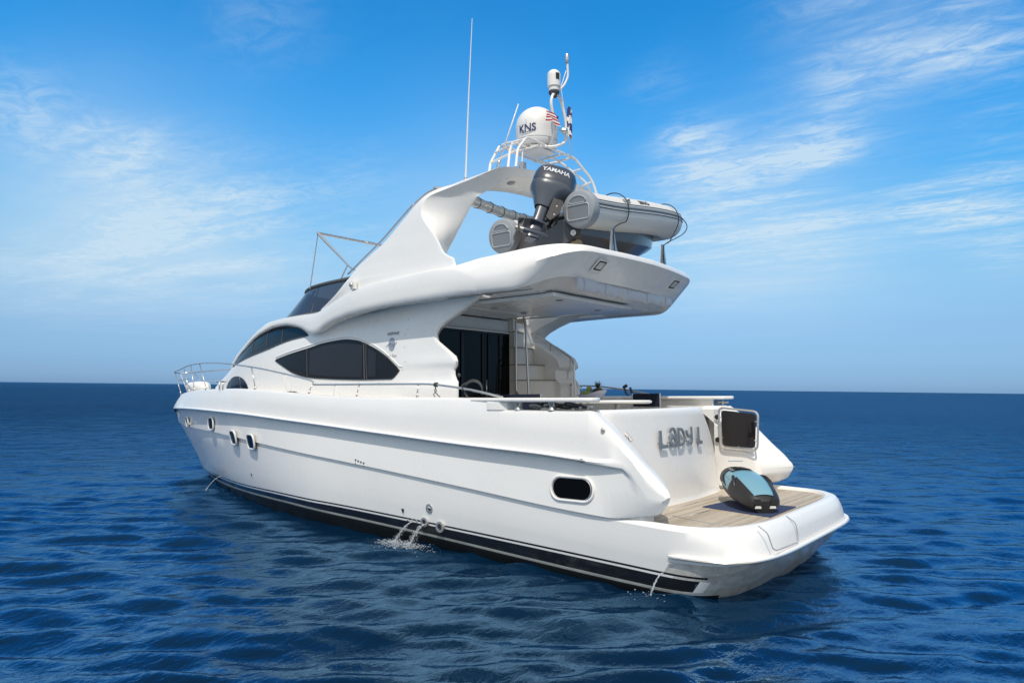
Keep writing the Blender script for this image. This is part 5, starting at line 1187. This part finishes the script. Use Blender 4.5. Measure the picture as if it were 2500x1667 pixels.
m = MB()
for k in range(4): m.tube([(3.31+.012*k-.018+.0*a, 2.10+.026*math.cos(a), 2.19+.026*math.sin(a)) for a in np.linspace(0, 6.28, 11)[:-1]], .008, 6, closed=True)
m.tube([(3.31, 2.12, 2.17), (3.27, 2.13, 2.10), (3.33, 2.13, 2.05), (3.30, 2.13, 2.02)], .007, 6); m.tube([(3.29, 2.12, 2.17), (3.31, 2.13, 2.10), (3.24, 2.13, 2.04), (3.20, 2.13, 2.02)], .007, 6)
o = top(m.build('fender_rope', ROPE, None)); tag(o, 'black rope knotted round the port guard rail with two loose ends', 'rope')
m = MB(); m.tube([(2.75, -2.10, 2.16), (2.68, -2.10, 2.20)], .03, 8); m.tube([(2.72, -2.08, 2.16), (2.68, -2.06, 2.06), (2.62, -2.05, 2.02)], .016, 6); m.tube([(2.6, -2.08, 2.16), (2.55, -2.06, 2.04), (2.4, -2.0, 2.01)], .02, 6)
o = top(m.build('fender_rope', ROPE, None)); tag(o, 'black rope tied on the far starboard guard rail behind the fruit bowl', 'rope')
m = MB(); m.tube([(14.25, .18, 2.25), (14.1, .2, 2.27), (13.6, .24, 2.27), (13.2, .28, 2.26), (13.05, .3, 2.25)], [.03, .13, .15, .14, .03], 18); o = top(m.build('bow_fender', SATIN, None)); tag(o, 'fat white fender lying inside the bow pulpit', 'fender')

# ================================================================== MAT and SEA SCOOTER
m = MB(); Pm = [(.14, .41), (.07, -.30), (-.82, -.31), (-.83, .67)]
m.prism([(x, y, .5805) for x, y in Pm], (0, 0, .009)); o = top(m.build('deck_mat', mat('blue_carpet', (.035, .055, .13), .95, bump=(260, 1, .01)), None)); tag(o, 'flat blue carpet mat on the teak platform under the sea scooter', 'mat')
def lerp(a, b, t): return a+(b-a)*t
sc0 = Vector((-.70, .46, .65)); sc1 = Vector((.15, -.54, .86))          # nose and tail along the keel
dirv = (sc1-sc0); Lsc = dirv.length; dirv.normalize(); side = dirv.cross(Vector((0, 0, 1))).normalized(); upv = side.cross(dirv).normalized()
if upv.z < 0: upv = -upv
sc_rot = Matrix((dirv, side, upv)).transposed()
sea_sc = thing('sea_scooter', 'light blue and black electric sea scooter propped on the blue mat', 'sea scooter', sc0, sc_rot)
BLUEP = mat('scooter_light_blue', (.17, .34, .42), .28, coat=.4); BLKP = mat('scooter_black', (.022, .021, .023), .45); BLKG = mat('scooter_gloss_black', (.012, .013, .02), .12, coat=.6)
S_ = Lsc
wS = ip([(0, .12), (.05, .18), (.2, .235), (.4, .265), (.6, .25), (.8, .20), (.93, .15), (1, .09)])
hS = ip([(0, .07), (.05, .12), (.2, .18), (.4, .225), (.55, .235), (.7, .215), (.85, .18), (.95, .12), (1, .06)])
def shell(t0, t1, a0, a1, off, nt_=22, na=22, wsc=1.0, zsc=1.0):
    rows = []
    for i in range(nt_+1):
        t = t0+(t1-t0)*i/nt_; w = wS(t)*wsc+off; h = hS(t)*zsc+off; row = []
        for j in range(na+1):
            a = a0+(a1-a0)*j/na; c_, s_ = math.cos(a), math.sin(a); q = 2.5
            row.append((t*S_, w*math.copysign(abs(c_)**(2/q), c_), .02+(h if s_ > 0 else .09)*math.copysign(abs(s_)**(2/q), s_)))
        rows.append(row)
    return rows
m = MB(); m.grid(shell(0, 1, 0, 2*math.pi, 0, 24, 36)); 
for tt in (0, 1): r0 = shell(tt, tt+1e-6, 0, 2*math.pi, 0, 1, 36)[0]; m.add(r0, [tuple(range(len(r0)))], 0, False)
m.build('body', BLKP, sea_sc, angle=60)
m = MB(); m.grid(shell(.05, .78, .62, math.pi-.62, .012)); m.build('top_shell', BLUEP, sea_sc)
m = MB(); m.grid(shell(.36, .74, .10, .60, .010)); m.grid(shell(.36, .74, math.pi-.60, math.pi-.10, .010)); m.build('side_panel', BLUEP, sea_sc)
m = MB(); m.grid(shell(.58, .76, 1.05, math.pi-1.05, .028)); m.build('display', BLKG, sea_sc)
m = MB(); m.grid(shell(.70, .98, .1, math.pi-.1, .022)); m.build('tail_cover', BLKP, sea_sc)
m = MB(); m.tube([(.84*S_, .10, .30), (.90*S_, .07, .28), (.93*S_, 0, .27), (.90*S_, -.07, .28), (.84*S_, -.10, .30)], .005, 5); m.build('tail_stripe', BLUEP, sea_sc)
for s in (1, -1):
    m = MB(); m.grid([[(x, s*y, z) for x, y, z in r] for r in shell(.0, .42, .0, 1.02, .022)]); m.build('side_guard', BLKP, sea_sc)
    m = MB(); m.tube(fillet([(.30*S_, s*.235, .10), (.34*S_, s*.24, .19), (.44*S_, s*.21, .23), (.50*S_, s*.18, .215)], .04), .02, 8); m.tube([(.52*S_, s*.25, .08), (.62*S_, s*.25, .11), (.68*S_, s*.235, .14)], .018, 8); m.build('handle', BLKP, sea_sc)
    m = MB(); m.prism([(-.012, s*.05, .0), (-.012, s*.13, .0), (-.012, s*.12, .03), (-.012, s*.06, .03)], (.01, 0, 0)); m.build('intake_light', SATIN, sea_sc)
    m = MB(); m.prism([(-.016, s*.06, .05), (-.016, s*.15, .05), (-.016, s*.14, .12), (-.016, s*.06, .11)], (.02, 0, 0)); m.build('intake', RUBBER, sea_sc)
m = MB(); m.prism([(.55*S_, -.12, -.10), (.98*S_, -.10, -.10), (.98*S_, .10, -.10), (.55*S_, .12, -.10)], (0, 0, .06)); m.tube([(.35*S_, .0, -.14), (.9*S_, 0, -.2)], .03, 8); m.build('keel_stand', BLKP, sea_sc)

# ================================================================== WATER LEAVING THE HULL
WATER = mat('foam_water', (.74, .79, .82), .1, spec=.6, trans=.45, ior=1.33)
def stream(name, label, p0, p1, spread, n, splash):
    m = MB(); rnd = random.Random(hash(label) % 1000 if False else len(label)); p0, p1 = Vector(p0), Vector(p1)
    for q in range(2 if splash else 1):
        pts = []; off = Vector((rnd.uniform(-.02, .02), rnd.uniform(-.01, .02), 0))
        for j in range(15):
            t = j/14; p = p0.lerp(p1, t); p.z = p0.z+(p1.z-p0.z)*t**1.7; p += off*t+Vector((rnd.gauss(0, .004), rnd.gauss(0, .004), 0)); pts.append(p)
        m.tube(pts, [.002+.0035*abs(math.sin(j*1.9+q)) for j in range(15)], 6)
    for j in range(n):
        t = rnd.random()**.7; p = p0.lerp(p1, t); p.z = p0.z+(p1.z-p0.z)*t**1.7
        p += Vector((rnd.gauss(0, spread*t), rnd.gauss(0, spread*t), rnd.gauss(0, spread*.4*t))); m.ball(p, rnd.uniform(.002, .006), 6)
    for j in range(splash):
        a = rnd.uniform(0, 6.28); r = abs(rnd.gauss(0, .15)); p = p1+Vector((r*math.cos(a)*1.6, r*math.sin(a)*.9, rnd.uniform(-.005, .05)*math.exp(-r*3))); m.ball(p, rnd.uniform(.002, .008), 6, sc=(1.5, 1, .5))
    o = top(m.build(name, WATER, None, weld=False)); tag(o, label, 'water jet', 'water jets leaving the hull'); return o
def seaz(x, y):   # boat-frame z of sea level
    return -(TR.z+UPB.x*x+UPB.y*y)/UPB.z
stream('water_jet', 'water jet falling from the row of small outlets amidships with a white splash', (3.74, 2.12, .25), (3.96, 2.28, seaz(3.9, 2.3)+.02), .03, 240, 800)
stream('water_jet', 'spraying water jet from the left of the two lower exhaust rings', (3.47, 2.14, .25), (3.66, 2.28, seaz(3.6, 2.3)+.02), .05, 320, 450)
stream('water_jet', 'thin water jet near the bow falling across the black boot stripe', (10.35, 1.37, .38), (10.75, 1.50, seaz(10.7, 1.5)+.02), .015, 40, 24)
stream('water_jet', 'thin water jet at the stern corner below the platform rail', (-.17, 2.12, .12), (-.05, 2.20, seaz(0, 2.2)+.02), .012, 40, 24)
m = MB()
for x in (3.86, 3.77, 3.68): m.ball((x, 2.118, .265), .018, 8, sc=(1, .5, 1))
m.build('drain_outlet', STEEL, yacht, split=True)
